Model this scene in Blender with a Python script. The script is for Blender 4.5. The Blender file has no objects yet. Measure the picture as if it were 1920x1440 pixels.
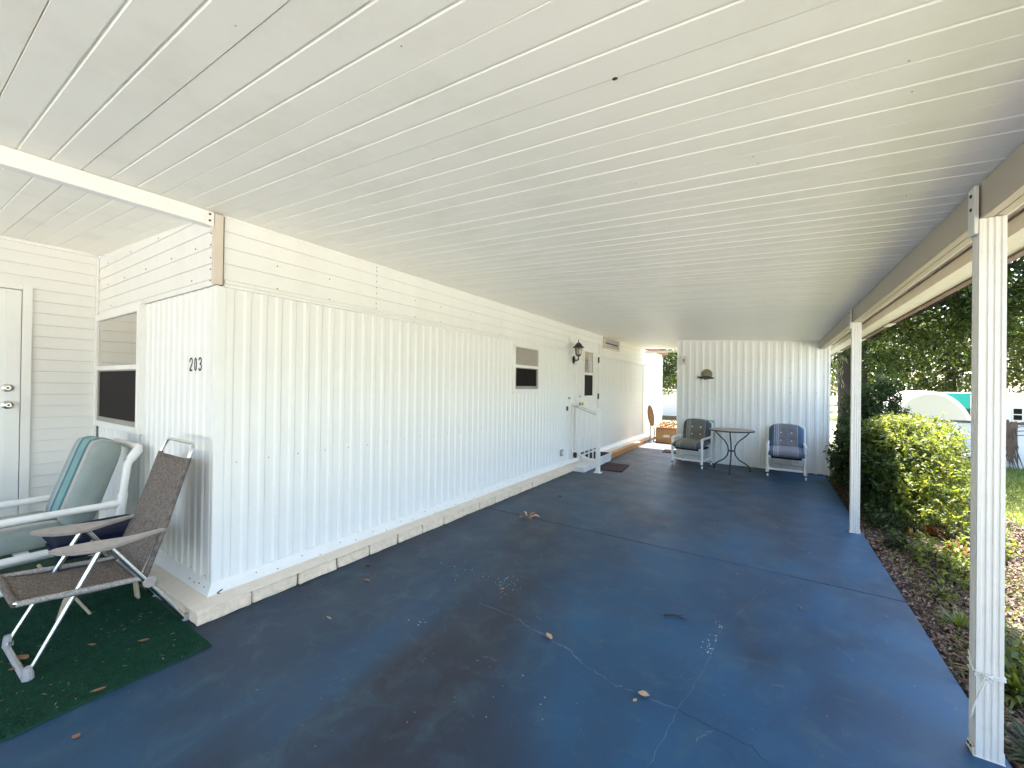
import bpy, bmesh, math, random
import numpy as np
from mathutils import Vector, Matrix, Euler
R = math.radians
random.seed(7)
rng = np.random.default_rng(11)
scene = bpy.context.scene
col = scene.collection

# ------------------------------------------------------------------ camera
CAM_H = 1.40
cam_d = bpy.data.cameras.new('camera')
cam_o = bpy.data.objects.new('camera', cam_d)
col.objects.link(cam_o)
Rm = ((0.84328122, 0.00848941, -0.53740554), (0.53731231, 0.01110149, 0.84331029), (0.01312521, -0.99990234, 0.00480022))
m = Matrix(((Rm[0][0], -Rm[0][1], -Rm[0][2], 0), (Rm[1][0], -Rm[1][1], -Rm[1][2], 0), (Rm[2][0], -Rm[2][1], -Rm[2][2], CAM_H), (0, 0, 0, 1)))
cam_o.matrix_world = m
cam_d.sensor_width = 36.0
cam_d.lens = 759.637 / 1920 * 36.0
cam_d.clip_start = 0.02
cam_d.clip_end = 800
scene.camera = cam_o

# ------------------------------------------------------------------ light
SUN_ELEV, SUN_AZ = 62.0, -6.0           # azimuth measured from +Y, positive towards +X
world = bpy.data.worlds.new('World')
scene.world = world
world.use_nodes = True
wn = world.node_tree.nodes
wl = world.node_tree.links
wn.clear()
sky = wn.new('ShaderNodeTexSky'); sky.sky_type = 'NISHITA'; sky.sun_disc = False
sky.sun_elevation = R(SUN_ELEV); sky.sun_rotation = R(SUN_AZ)
sky.air_density = 1.0; sky.dust_density = 1.6; sky.ozone_density = 1.0
bg = wn.new('ShaderNodeBackground'); bg.inputs['Strength'].default_value = 0.15
wo = wn.new('ShaderNodeOutputWorld')
wl.new(sky.outputs[0], bg.inputs['Color']); wl.new(bg.outputs[0], wo.inputs['Surface'])
sun_d = bpy.data.lights.new('sun', 'SUN'); sun_d.energy = 5.0; sun_d.angle = R(0.53); sun_d.color = (1.0, 0.955, 0.88)
sun_o = bpy.data.objects.new('sun', sun_d); col.objects.link(sun_o)
sd = Vector((math.sin(R(SUN_AZ)) * math.cos(R(SUN_ELEV)), math.cos(R(SUN_AZ)) * math.cos(R(SUN_ELEV)), math.sin(R(SUN_ELEV))))
sun_o.rotation_euler = sd.to_track_quat('Z', 'Y').to_euler()
sun_o.location = sd * 60
scene.view_settings.view_transform = 'Standard'
scene.view_settings.look = 'None'
scene.view_settings.exposure = 2.82
scene.view_settings.gamma = 1.0
scene.view_settings.use_curve_mapping = False
scene.render.engine = 'CYCLES'
scene.cycles.use_denoising = True
scene.cycles.max_bounces = 12
scene.cycles.diffuse_bounces = 7
scene.cycles.sample_clamp_indirect = 6.0

# ------------------------------------------------------------------ materials
MATS = {}
def mat(name, color, rough=0.5, var=0.06, vscale=6.0, bump=0.0, bscale=60.0, metal=0.0, dirt=None, dirt_amt=0.0, dscale=3.0, spec=0.5, coat=0.0, trans=0.0, island=0.0, stretch=None):
    """principled material with noise-varied colour, optional dirt, bump, leaf translucency and random-per-island tint"""
    mt = bpy.data.materials.new(name); mt.use_nodes = True
    nt = mt.node_tree; n = nt.nodes; l = nt.links
    b = n['Principled BSDF']; out = n['Material Output']
    b.inputs['Roughness'].default_value = rough; b.inputs['Metallic'].default_value = metal
    b.inputs['Specular IOR Level'].default_value = spec
    b.inputs['Coat Weight'].default_value = coat
    tc = n.new('ShaderNodeTexCoord'); src = tc.outputs['Object']
    if stretch:
        mp = n.new('ShaderNodeMapping'); mp.inputs['Scale'].default_value = stretch
        l.new(src, mp.inputs['Vector']); src = mp.outputs['Vector']
    nz = n.new('ShaderNodeTexNoise'); nz.inputs['Scale'].default_value = vscale; nz.inputs['Detail'].default_value = 5; nz.inputs['Roughness'].default_value = 0.6
    l.new(src, nz.inputs['Vector'])
    c = Vector(color)
    ramp = n.new('ShaderNodeValToRGB')
    ramp.color_ramp.elements[0].position = 0.28; ramp.color_ramp.elements[1].position = 0.72
    ramp.color_ramp.elements[0].color = (*(c * (1 - var)), 1); ramp.color_ramp.elements[1].color = (*(c * (1 + var)), 1)
    l.new(nz.outputs['Fac'], ramp.inputs['Fac'])
    cur = ramp.outputs['Color']
    if dirt is not None:
        dz = n.new('ShaderNodeTexNoise'); dz.inputs['Scale'].default_value = dscale; dz.inputs['Detail'].default_value = 8; dz.inputs['Roughness'].default_value = 0.68
        l.new(src, dz.inputs['Vector'])
        dr = n.new('ShaderNodeValToRGB'); dr.color_ramp.elements[0].position = 0.5; dr.color_ramp.elements[1].position = 0.8
        dr.color_ramp.elements[0].color = (0, 0, 0, 1); dr.color_ramp.elements[1].color = (dirt_amt,) * 3 + (1,)
        l.new(dz.outputs['Fac'], dr.inputs['Fac'])
        mx = n.new('ShaderNodeMix'); mx.data_type = 'RGBA'
        l.new(dr.outputs['Color'], mx.inputs['Factor']); l.new(cur, mx.inputs['A']); mx.inputs['B'].default_value = (*dirt, 1)
        cur = mx.outputs['Result']
    if island:
        ge = n.new('ShaderNodeNewGeometry')
        hs = n.new('ShaderNodeHueSaturation')
        m1 = n.new('ShaderNodeMapRange'); m1.inputs['To Min'].default_value = 1 - island; m1.inputs['To Max'].default_value = 1 + island
        l.new(ge.outputs['Random Per Island'], m1.inputs['Value']); l.new(m1.outputs['Result'], hs.inputs['Value'])
        m2 = n.new('ShaderNodeMath'); m2.operation = 'MULTIPLY_ADD'; m2.inputs[1].default_value = 7.31; m2.inputs[2].default_value = 0.0
        l.new(ge.outputs['Random Per Island'], m2.inputs[0])
        fr = n.new('ShaderNodeMath'); fr.operation = 'FRACT'; l.new(m2.outputs[0], fr.inputs[0])
        m3 = n.new('ShaderNodeMapRange'); m3.inputs['To Min'].default_value = 0.475; m3.inputs['To Max'].default_value = 0.52
        l.new(fr.outputs[0], m3.inputs['Value']); l.new(m3.outputs['Result'], hs.inputs['Hue'])
        l.new(cur, hs.inputs['Color']); cur = hs.outputs['Color']
    l.new(cur, b.inputs['Base Color'])
    if bump:
        bz = n.new('ShaderNodeTexNoise'); bz.inputs['Scale'].default_value = bscale; bz.inputs['Detail'].default_value = 4
        l.new(src, bz.inputs['Vector'])
        bp = n.new('ShaderNodeBump'); bp.inputs['Strength'].default_value = bump; bp.inputs['Distance'].default_value = 0.01
        l.new(bz.outputs['Fac'], bp.inputs['Height']); l.new(bp.outputs['Normal'], b.inputs['Normal'])
    if trans:
        tr = n.new('ShaderNodeBsdfTranslucent'); ms = n.new('ShaderNodeMixShader'); ms.inputs['Fac'].default_value = trans
        tcol = n.new('ShaderNodeMix'); tcol.data_type = 'RGBA'; tcol.blend_type = 'MULTIPLY'; tcol.inputs['Factor'].default_value = 1
        l.new(cur, tcol.inputs['A']); tcol.inputs['B'].default_value = (1.9, 1.7, 0.7, 1)
        l.new(tcol.outputs['Result'], tr.inputs['Color'])
        l.new(b.outputs[0], ms.inputs[1]); l.new(tr.outputs[0], ms.inputs[2]); l.new(ms.outputs[0], out.inputs['Surface'])
    MATS[name] = mt
    return mt

mat('siding', (0.84, 0.84, 0.815), 0.38, 0.02, 3, 0.04, 25, dirt=(0.62, 0.6, 0.52), dirt_amt=0.25, dscale=2.2)
mat('lap_siding', (0.82, 0.81, 0.775), 0.45, 0.025, 4, 0.05, 30, dirt=(0.6, 0.56, 0.46), dirt_amt=0.22, dscale=3)
mat('ceiling_panel', (0.92, 0.895, 0.815), 0.42, 0.03, 1.1, 0.06, 9, dirt=(0.66, 0.62, 0.50), dirt_amt=0.45, dscale=1.7)
mat('trim_white', (0.85, 0.84, 0.81), 0.4, 0.02, 5, 0.03, 30, dirt=(0.55, 0.5, 0.4), dirt_amt=0.18, dscale=6)
mat('trim_beige', (0.66, 0.58, 0.49), 0.45, 0.05, 8, 0.04, 30)
mat('vine_stalk', (0.13, 0.085, 0.055), 0.9, 0.3, 10)
mat('beam_shaded_paint', (0.46, 0.40, 0.31), 0.45, 0.04, 4, 0.05, 20, dirt=(0.42, 0.35, 0.25), dirt_amt=0.3, dscale=4)  # white beam toned dark tan: shade of its inner face is in the colour
mat('post_paint', (0.70, 0.68, 0.63), 0.42, 0.03, 6, 0.06, 40, dirt=(0.5, 0.46, 0.38), dirt_amt=0.35, dscale=14)
mat('ledge_paint', (0.80, 0.69, 0.57), 0.6, 0.06, 9, 0.1, 40, dirt=(0.5, 0.42, 0.34), dirt_amt=0.4, dscale=8)
mat('gutter_paint', (0.80, 0.75, 0.65), 0.45, 0.05, 5, dirt=(0.45, 0.36, 0.28), dirt_amt=0.35, dscale=6)
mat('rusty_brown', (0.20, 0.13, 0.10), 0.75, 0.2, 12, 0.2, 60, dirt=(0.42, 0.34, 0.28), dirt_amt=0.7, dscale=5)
mat('stone', (0.92, 0.74, 0.55), 0.85, 0.16, 26, 0.9, 70, dirt=(0.45, 0.36, 0.28), dirt_amt=0.5, dscale=14)
mat('mortar', (0.13, 0.11, 0.09), 0.9, 0.15, 20, 0.5, 80)
mat('dark_gap', (0.03, 0.028, 0.026), 0.9, 0.1)
mat('black_metal', (0.018, 0.016, 0.015), 0.45, 0.1, 20)
mat('glass_dark', (0.022, 0.017, 0.018), 0.09, 0.2, 4, spec=0.6)
mat('screen_mesh', (0.010, 0.007, 0.008), 0.6, 0.2, 60, spec=0.12)
mat('sash_grey', (0.30, 0.28, 0.26), 0.4, 0.05)
mat('brass', (0.60, 0.42, 0.14), 0.3, 0.1, 30, metal=1.0)
mat('steel', (0.62, 0.62, 0.60), 0.28, 0.08, 30, metal=1.0)
mat('aluminium', (0.80, 0.80, 0.78), 0.22, 0.08, 25, metal=1.0, bump=0.03)
mat('pvc', (0.84, 0.83, 0.80), 0.33, 0.03, 6, dirt=(0.55, 0.5, 0.42), dirt_amt=0.22, dscale=7)
mat('grey_plastic', (0.40, 0.39, 0.39), 0.5, 0.08, 20)
mat('seat_hem', (0.34, 0.31, 0.28), 0.5, 0.6, 120)
mat('arm_plastic', (0.38, 0.335, 0.30), 0.6, 0.16, 30, 0.15, 120, dirt=(0.25, 0.2, 0.18), dirt_amt=0.4, dscale=30)
mat('navy', (0.007, 0.011, 0.032), 0.75, 0.15, 12, 0.1, 90, spec=0.15)
mat('cane', (0.50, 0.41, 0.27), 0.5, 0.15, 20)
mat('rust_red', (0.16, 0.035, 0.02), 0.7, 0.2, 20)
mat('timber', (0.56, 0.29, 0.10), 0.6, 0.3, 5, 0.15, 40, stretch=(12, 1.2, 12))
mat('cardboard', (0.55, 0.32, 0.15), 0.75, 0.1, 8, 0.1, 50)
mat('oval_wood', (0.35, 0.19, 0.10), 0.55, 0.25, 6, 0.1, 40, stretch=(10, 10, 1.5))
mat('mat_black', (0.012, 0.011, 0.012), 0.95, 0.2, 60, 0.5, 200)
mat('mat_maroon', (0.045, 0.017, 0.016), 0.95, 0.3, 40, 0.6, 160)
mat('mat_brown', (0.05, 0.035, 0.025), 0.95, 0.3, 40, 0.6, 160)
mat('step_white', (0.80, 0.79, 0.77), 0.6, 0.05, 8, 0.2, 60, dirt=(0.5, 0.45, 0.38), dirt_amt=0.3, dscale=8)
mat('turf', (0.006, 0.05, 0.026), 0.85, 0.3, 25, 0.6, 240)
mat('turf_pile', (0.008, 0.066, 0.032), 0.7, 0.2, 25, island=0.5, spec=0.25)
mat('cord', (0.70, 0.69, 0.64), 0.8, 0.1, 60)
mat('olive_box', (0.40, 0.42, 0.31), 0.6, 0.08)
mat('outlet', (0.70, 0.68, 0.60), 0.45, 0.03)
mat('outlet_grey', (0.32, 0.32, 0.33), 0.45, 0.1)
mat('fish', (0.03, 0.027, 0.018), 0.5, 0.4, 40, 0.3, 80)
mat('shell', (0.22, 0.20, 0.12), 0.6, 0.45, 34, 0.8, 60)
mat('plate_white', (0.86, 0.86, 0.84), 0.4, 0.01)
mat('ink', (0.012, 0.012, 0.012), 0.5, 0.05)
mat('table_top', (0.33, 0.27, 0.22), 0.4, 0.25, 35, 0.1, 80)
mat('leaf_brown', (0.30, 0.165, 0.075), 0.7, 0.3, 40, island=0.45)
mat('leaf_tan', (0.55, 0.40, 0.25), 0.7, 0.25, 40, island=0.3)
mat('litter', (0.125, 0.080, 0.050), 0.8, 0.35, 30, island=0.85)
mat('mulch', (0.05, 0.034, 0.024), 0.95, 0.5, 22, 0.9, 70)
mat('bark', (0.032, 0.024, 0.019), 0.95, 0.5, 9, 1.0, 24, stretch=(1, 1, 0.3))
mat('bush_leaf', (0.118, 0.150, 0.030), 0.55, 0.25, 3, island=0.6, trans=0.42, spec=0.35)
mat('dark_leaf', (0.028, 0.052, 0.014), 0.6, 0.25, 2, island=0.6, trans=0.3, spec=0.25)
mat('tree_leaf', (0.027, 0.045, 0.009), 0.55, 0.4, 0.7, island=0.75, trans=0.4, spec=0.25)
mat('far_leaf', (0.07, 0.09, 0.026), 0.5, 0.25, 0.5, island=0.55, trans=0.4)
mat('grass', (0.14, 0.185, 0.04), 0.6, 0.25, 2.0, island=0.4, trans=0.35)
mat('ground', (0.21, 0.215, 0.085), 0.95, 0.35, 2.5, 0.6, 40, dirt=(0.17, 0.13, 0.075), dirt_amt=0.7, dscale=0.9)
mat('moss', (0.17, 0.185, 0.13), 0.9, 0.2, 4, island=0.3, trans=0.4)
mat('red_leaf', (0.24, 0.075, 0.035), 0.45, 0.3, 6, island=0.5, trans=0.4)
mat('yellow_leaf', (0.34, 0.22, 0.03), 0.45, 0.3, 6, island=0.4, trans=0.4)
mat('straw', (0.34, 0.26, 0.13), 0.8, 0.3, 10, island=0.4)
mat('white_wall', (0.78, 0.735, 0.70), 0.85, 0.06, 3, 0.3, 30, dirt=(0.45, 0.38, 0.33), dirt_amt=0.4, dscale=2.5)
mat('far_white', (0.78, 0.73, 0.70), 0.6, 0.03, 1)
mat('far_grey', (0.52, 0.49, 0.49), 0.7, 0.03, 1)
mat('teal', (0.0, 0.27, 0.23), 0.45, 0.08, 2)
mat('eave_red', (0.30, 0.11, 0.075), 0.7, 0.15, 8)
mat('bolt', (0.06, 0.05, 0.045), 0.5, 0.1, metal=0.6)
mat('crack_pale', (0.18, 0.23, 0.27), 0.9, 0.3, 50)
mat('crack_dark', (0.012, 0.018, 0.03), 0.9, 0.2, 50)
mat('pale_concrete', (0.60, 0.57, 0.52), 0.9, 0.08, 2, 0.3, 50)
mat('driveway', (0.44, 0.415, 0.375), 0.9, 0.1, 2, 0.3, 50)

def slab_mat():
    mt = bpy.data.materials.new('slab_paint'); mt.use_nodes = True
    nt = mt.node_tree; n = nt.nodes; l = nt.links; b = n['Principled BSDF']
    tc = n.new('ShaderNodeTexCoord')
    def noise(scale, detail, rough, dist=0.0, st=(1, 1, 1)):
        mp = n.new('ShaderNodeMapping'); mp.inputs['Scale'].default_value = st; l.new(tc.outputs['Object'], mp.inputs['Vector'])
        z = n.new('ShaderNodeTexNoise'); z.inputs['Scale'].default_value = scale; z.inputs['Detail'].default_value = detail
        z.inputs['Roughness'].default_value = rough; z.inputs['Distortion'].default_value = dist
        l.new(mp.outputs[0], z.inputs['Vector']); return z.outputs['Fac']
    def ramp(src, p0, c0, p1, c1):
        r = n.new('ShaderNodeValToRGB'); e = r.color_ramp.elements
        e[0].position = p0; e[1].position = p1; e[0].color = (*c0, 1); e[1].color = (*c1, 1)
        l.new(src, r.inputs['Fac']); return r.outputs['Color']
    def mix(f, a, bb):
        m_ = n.new('ShaderNodeMix'); m_.data_type = 'RGBA'
        if isinstance(f, float): m_.inputs['Factor'].default_value = f
        else: l.new(f, m_.inputs['Factor'])
        for k, v in (('A', a), ('B', bb)):
            if isinstance(v, tuple): m_.inputs[k].default_value = (*v, 1)
            else: l.new(v, m_.inputs[k])
        return m_.outputs['Result']
    base = ramp(noise(1.6, 5, 0.55), 0.3, (0.009, 0.048, 0.104), 0.7, (0.018, 0.086, 0.172))
    # worn, greyed paint in broad soft patches where cars stood (long in the driving direction)
    worn = ramp(noise(0.62, 4, 0.55, 0.4, (1.0, 0.42, 1)), 0.46, (0, 0, 0), 0.64, (0.95, 0.95, 0.95))
    c1 = mix(worn, base, (0.020, 0.022, 0.034))
    # greyer towards the house and the back, broken up by noise
    sx = n.new('ShaderNodeSeparateXYZ'); l.new(tc.outputs['Object'], sx.inputs[0])
    my = n.new('ShaderNodeMapRange'); my.inputs['From Min'].default_value = 3.0; my.inputs['From Max'].default_value = 7.5
    l.new(sx.outputs['Y'], my.inputs['Value'])
    mxx = n.new('ShaderNodeMapRange'); mxx.inputs['From Min'].default_value = 0.3; mxx.inputs['From Max'].default_value = -1.6
    l.new(sx.outputs['X'], mxx.inputs['Value'])
    pr = n.new('ShaderNodeMath'); pr.operation = 'MULTIPLY'; l.new(my.outputs[0], pr.inputs[0]); l.new(mxx.outputs[0], pr.inputs[1])
    nz = noise(1.1, 4, 0.6)
    pn = n.new('ShaderNodeMath'); pn.operation = 'MULTIPLY_ADD'; l.new(nz, pn.inputs[0]); pn.inputs[1].default_value = 0.7; pn.inputs[2].default_value = 0.55
    pw = n.new('ShaderNodeMath'); pw.operation = 'MULTIPLY'; pw.use_clamp = True; l.new(pr.outputs[0], pw.inputs[0]); l.new(pn.outputs[0], pw.inputs[1])
    c2 = mix(pw.outputs[0], c1, (0.056, 0.051, 0.049))
    bl = ramp(noise(5.5, 6, 0.65, 0.6), 0.50, (0, 0, 0), 0.74, (0.55, 0.55, 0.55))
    c2 = mix(bl, c2, (0.045, 0.105, 0.135))
    # fine scuffs and chalky specks
    sc = ramp(noise(9, 9, 0.75), 0.60, (0, 0, 0), 0.82, (0.35, 0.35, 0.35))
    c3 = mix(sc, c2, (0.15, 0.20, 0.25))
    sp = ramp(noise(55, 3, 0.6), 0.69, (0, 0, 0), 0.76, (0.35, 0.35, 0.35))
    c4 = mix(sp, c3, (0.22, 0.27, 0.31))
    dk = ramp(noise(24, 6, 0.7), 0.60, (0, 0, 0), 0.78, (0.5, 0.5, 0.5))
    c5 = mix(dk, c4, (0.015, 0.028, 0.05))
    l.new(c5, b.inputs['Base Color'])
    rr = ramp(noise(3.2, 5, 0.6), 0.3, (0.40,) * 3, 0.7, (0.56,) * 3)
    l.new(rr, b.inputs['Roughness'])
    b.inputs['Specular IOR Level'].default_value = 0.36
    bp = n.new('ShaderNodeBump'); bp.inputs['Strength'].default_value = 0.12; bp.inputs['Distance'].default_value = 0.006
    l.new(noise(30, 6, 0.65), bp.inputs['Height']); l.new(bp.outputs['Normal'], b.inputs['Normal'])
    MATS['slab_paint'] = mt
slab_mat()

def weave_mat(name, c1, c2, scale):
    mt = bpy.data.materials.new(name); mt.use_nodes = True
    nt = mt.node_tree; n = nt.nodes; l = nt.links; b = n['Principled BSDF']
    tc = n.new('ShaderNodeTexCoord')
    ck = n.new('ShaderNodeTexNoise'); mp = n.new('ShaderNodeMapping'); mp.inputs['Scale'].default_value = (40, 260, 260); l.new(tc.outputs['Object'], mp.inputs[0]); l.new(mp.outputs[0], ck.inputs['Vector']); ck.inputs['Scale'].default_value = 1
    ck2 = n.new('ShaderNodeTexNoise'); mp2 = n.new('ShaderNodeMapping'); mp2.inputs['Scale'].default_value = (260, 40, 40); l.new(tc.outputs['Object'], mp2.inputs[0]); l.new(mp2.outputs[0], ck2.inputs['Vector']); ck2.inputs['Scale'].default_value = 1
    ad = n.new('ShaderNodeMath'); ad.operation = 'ADD'; l.new(ck.outputs['Fac'], ad.inputs[0]); l.new(ck2.outputs['Fac'], ad.inputs[1])
    rp = n.new('ShaderNodeValToRGB'); rp.color_ramp.elements[0].position = 0.4; rp.color_ramp.elements[1].position = 0.62
    hv = n.new('ShaderNodeMath'); hv.operation = 'MULTIPLY'; hv.inputs[1].default_value = 0.5; l.new(ad.outputs[0], hv.inputs[0])
    rp.color_ramp.elements[0].color = (*c1, 1); rp.color_ramp.elements[1].color = (*c2, 1)
    l.new(hv.outputs[0], rp.inputs['Fac']); l.new(rp.outputs['Color'], b.inputs['Base Color'])
    b.inputs['Roughness'].default_value = 0.75
    bp = n.new('ShaderNodeBump'); bp.inputs['Strength'].default_value = 0.3; bp.inputs['Distance'].default_value = 0.002
    l.new(hv.outputs[0], bp.inputs['Height']); l.new(bp.outputs[0], b.inputs['Normal'])
    MATS[name] = mt
weave_mat('sling', (0.055, 0.045, 0.04), (0.24, 0.195, 0.165), 1)

def stripe_mat(name, stops, axis='X', lo=-0.3, hi=0.3, rough=0.8):
    """woven stripes across the cloth: constant-colour bands along one local axis"""
    mt = bpy.data.materials.new(name); mt.use_nodes = True
    nt = mt.node_tree; n = nt.nodes; l = nt.links; b = n['Principled BSDF']
    tc = n.new('ShaderNodeTexCoord'); sx = n.new('ShaderNodeSeparateXYZ'); l.new(tc.outputs['Object'], sx.inputs[0])
    mr = n.new('ShaderNodeMapRange'); mr.inputs['From Min'].default_value = lo; mr.inputs['From Max'].default_value = hi
    l.new(sx.outputs[axis], mr.inputs['Value'])
    rp = n.new('ShaderNodeValToRGB'); rp.color_ramp.interpolation = 'CONSTANT'
    e = rp.color_ramp.elements
    while len(e) < len(stops): e.new(0.5)
    for i, (p, c) in enumerate(stops):
        e[i].position = p; e[i].color = (*c, 1)
    l.new(mr.outputs[0], rp.inputs['Fac'])
    nz = n.new('ShaderNodeTexNoise'); nz.inputs['Scale'].default_value = 9; nz.inputs['Detail'].default_value = 6; l.new(tc.outputs['Object'], nz.inputs['Vector'])
    r2 = n.new('ShaderNodeValToRGB'); r2.color_ramp.elements[0].color = (0.72, 0.72, 0.72, 1); r2.color_ramp.elements[1].color = (1.15, 1.15, 1.12, 1)
    l.new(nz.outputs['Fac'], r2.inputs['Fac'])
    mx = n.new('ShaderNodeMix'); mx.data_type = 'RGBA'; mx.blend_type = 'MULTIPLY'; mx.inputs['Factor'].default_value = 1
    l.new(rp.outputs['Color'], mx.inputs['A']); l.new(r2.outputs['Color'], mx.inputs['B'])
    l.new(mx.outputs['Result'], b.inputs['Base Color']); b.inputs['Roughness'].default_value = rough
    b.inputs['Sheen Weight'].default_value = 0.15
    bz = n.new('ShaderNodeTexNoise'); bz.inputs['Scale'].default_value = 14; l.new(tc.outputs['Object'], bz.inputs['Vector'])
    bp = n.new('ShaderNodeBump'); bp.inputs['Strength'].default_value = 0.35; bp.inputs['Distance'].default_value = 0.02
    l.new(bz.outputs['Fac'], bp.inputs['Height']); l.new(bp.outputs[0], b.inputs['Normal'])
    MATS[name] = mt
GG = (0.27, 0.315, 0.30); TD = (0.008, 0.11, 0.14); AQ = (0.15, 0.33, 0.34); PK = (0.44, 0.40, 0.39); LT = (0.34, 0.42, 0.46)
stripe_mat('chaise_stripe', [(0.0, GG), (0.26, LT), (0.34, TD), (0.42, AQ), (0.64, TD), (0.73, PK), (0.83, GG)], 'X', -0.30, 0.30)
B1 = (0.065, 0.10, 0.155); B2 = (0.19, 0.195, 0.22); B3 = (0.36, 0.38, 0.43); B4 = (0.085, 0.155, 0.25); B5 = (0.23, 0.205, 0.24)
stripe_mat('patio_stripe', [(0.0, B1), (0.16, B3), (0.19, B2), (0.215, B3), (0.24, B2), (0.26, B3), (0.30, B5), (0.36, B2), (0.66, B5), (0.76, B2), (0.79, B3), (0.81, B4)], 'X', -0.26, 0.26)
B1 = (0.085, 0.095, 0.098); B2 = (0.17, 0.165, 0.15); B3 = (0.31, 0.31, 0.29); B4 = (0.07, 0.095, 0.14); B5 = (0.18, 0.155, 0.14)
stripe_mat('patio_stripe_faded', [(0.0, B1), (0.16, B3), (0.19, B2), (0.215, B3), (0.24, B2), (0.26, B3), (0.30, B5), (0.36, B2), (0.66, B5), (0.76, B2), (0.79, B3), (0.81, B4)], 'X', -0.26, 0.26)

def pane_mat():
    mt = bpy.data.materials.new('pane_glass'); mt.use_nodes = True
    b = mt.node_tree.nodes['Principled BSDF']; n = mt.node_tree.nodes; l = mt.node_tree.links
    tc = n.new('ShaderNodeTexCoord'); nz = n.new('ShaderNodeTexNoise'); nz.inputs['Scale'].default_value = 1.5
    l.new(tc.outputs['Object'], nz.inputs['Vector'])
    rp = n.new('ShaderNodeValToRGB'); rp.color_ramp.elements[0].color = (0.20, 0.165, 0.115, 1); rp.color_ramp.elements[1].color = (0.30, 0.25, 0.18, 1)
    l.new(nz.outputs['Fac'], rp.inputs['Fac']); l.new(rp.outputs['Color'], b.inputs['Base Color'])
    b.inputs['Roughness'].default_value = 0.04; b.inputs['Metallic'].default_value = 0.0; b.inputs['Specular IOR Level'].default_value = 0.9
    b.inputs['Coat Weight'].default_value = 1.0; b.inputs['Coat IOR'].default_value = 2.2; b.inputs['Coat Roughness'].default_value = 0.02
    MATS['pane_glass'] = mt
pane_mat()
def lamp_glass_mat():
    mt = bpy.data.materials.new('lamp_glass'); mt.use_nodes = True
    b = mt.node_tree.nodes['Principled BSDF']
    b.inputs['Base Color'].default_value = (0.9, 0.85, 0.72, 1); b.inputs['Roughness'].default_value = 0.15; b.inputs['Transmission Weight'].default_value = 0.75
    MATS['lamp_glass'] = mt
lamp_glass_mat()

# ------------------------------------------------------------------ mesh helpers
def origin_of(o):
    p = Vector((0, 0, 0))
    while o is not None:
        p += o.location; o = o.parent
    return p

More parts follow.
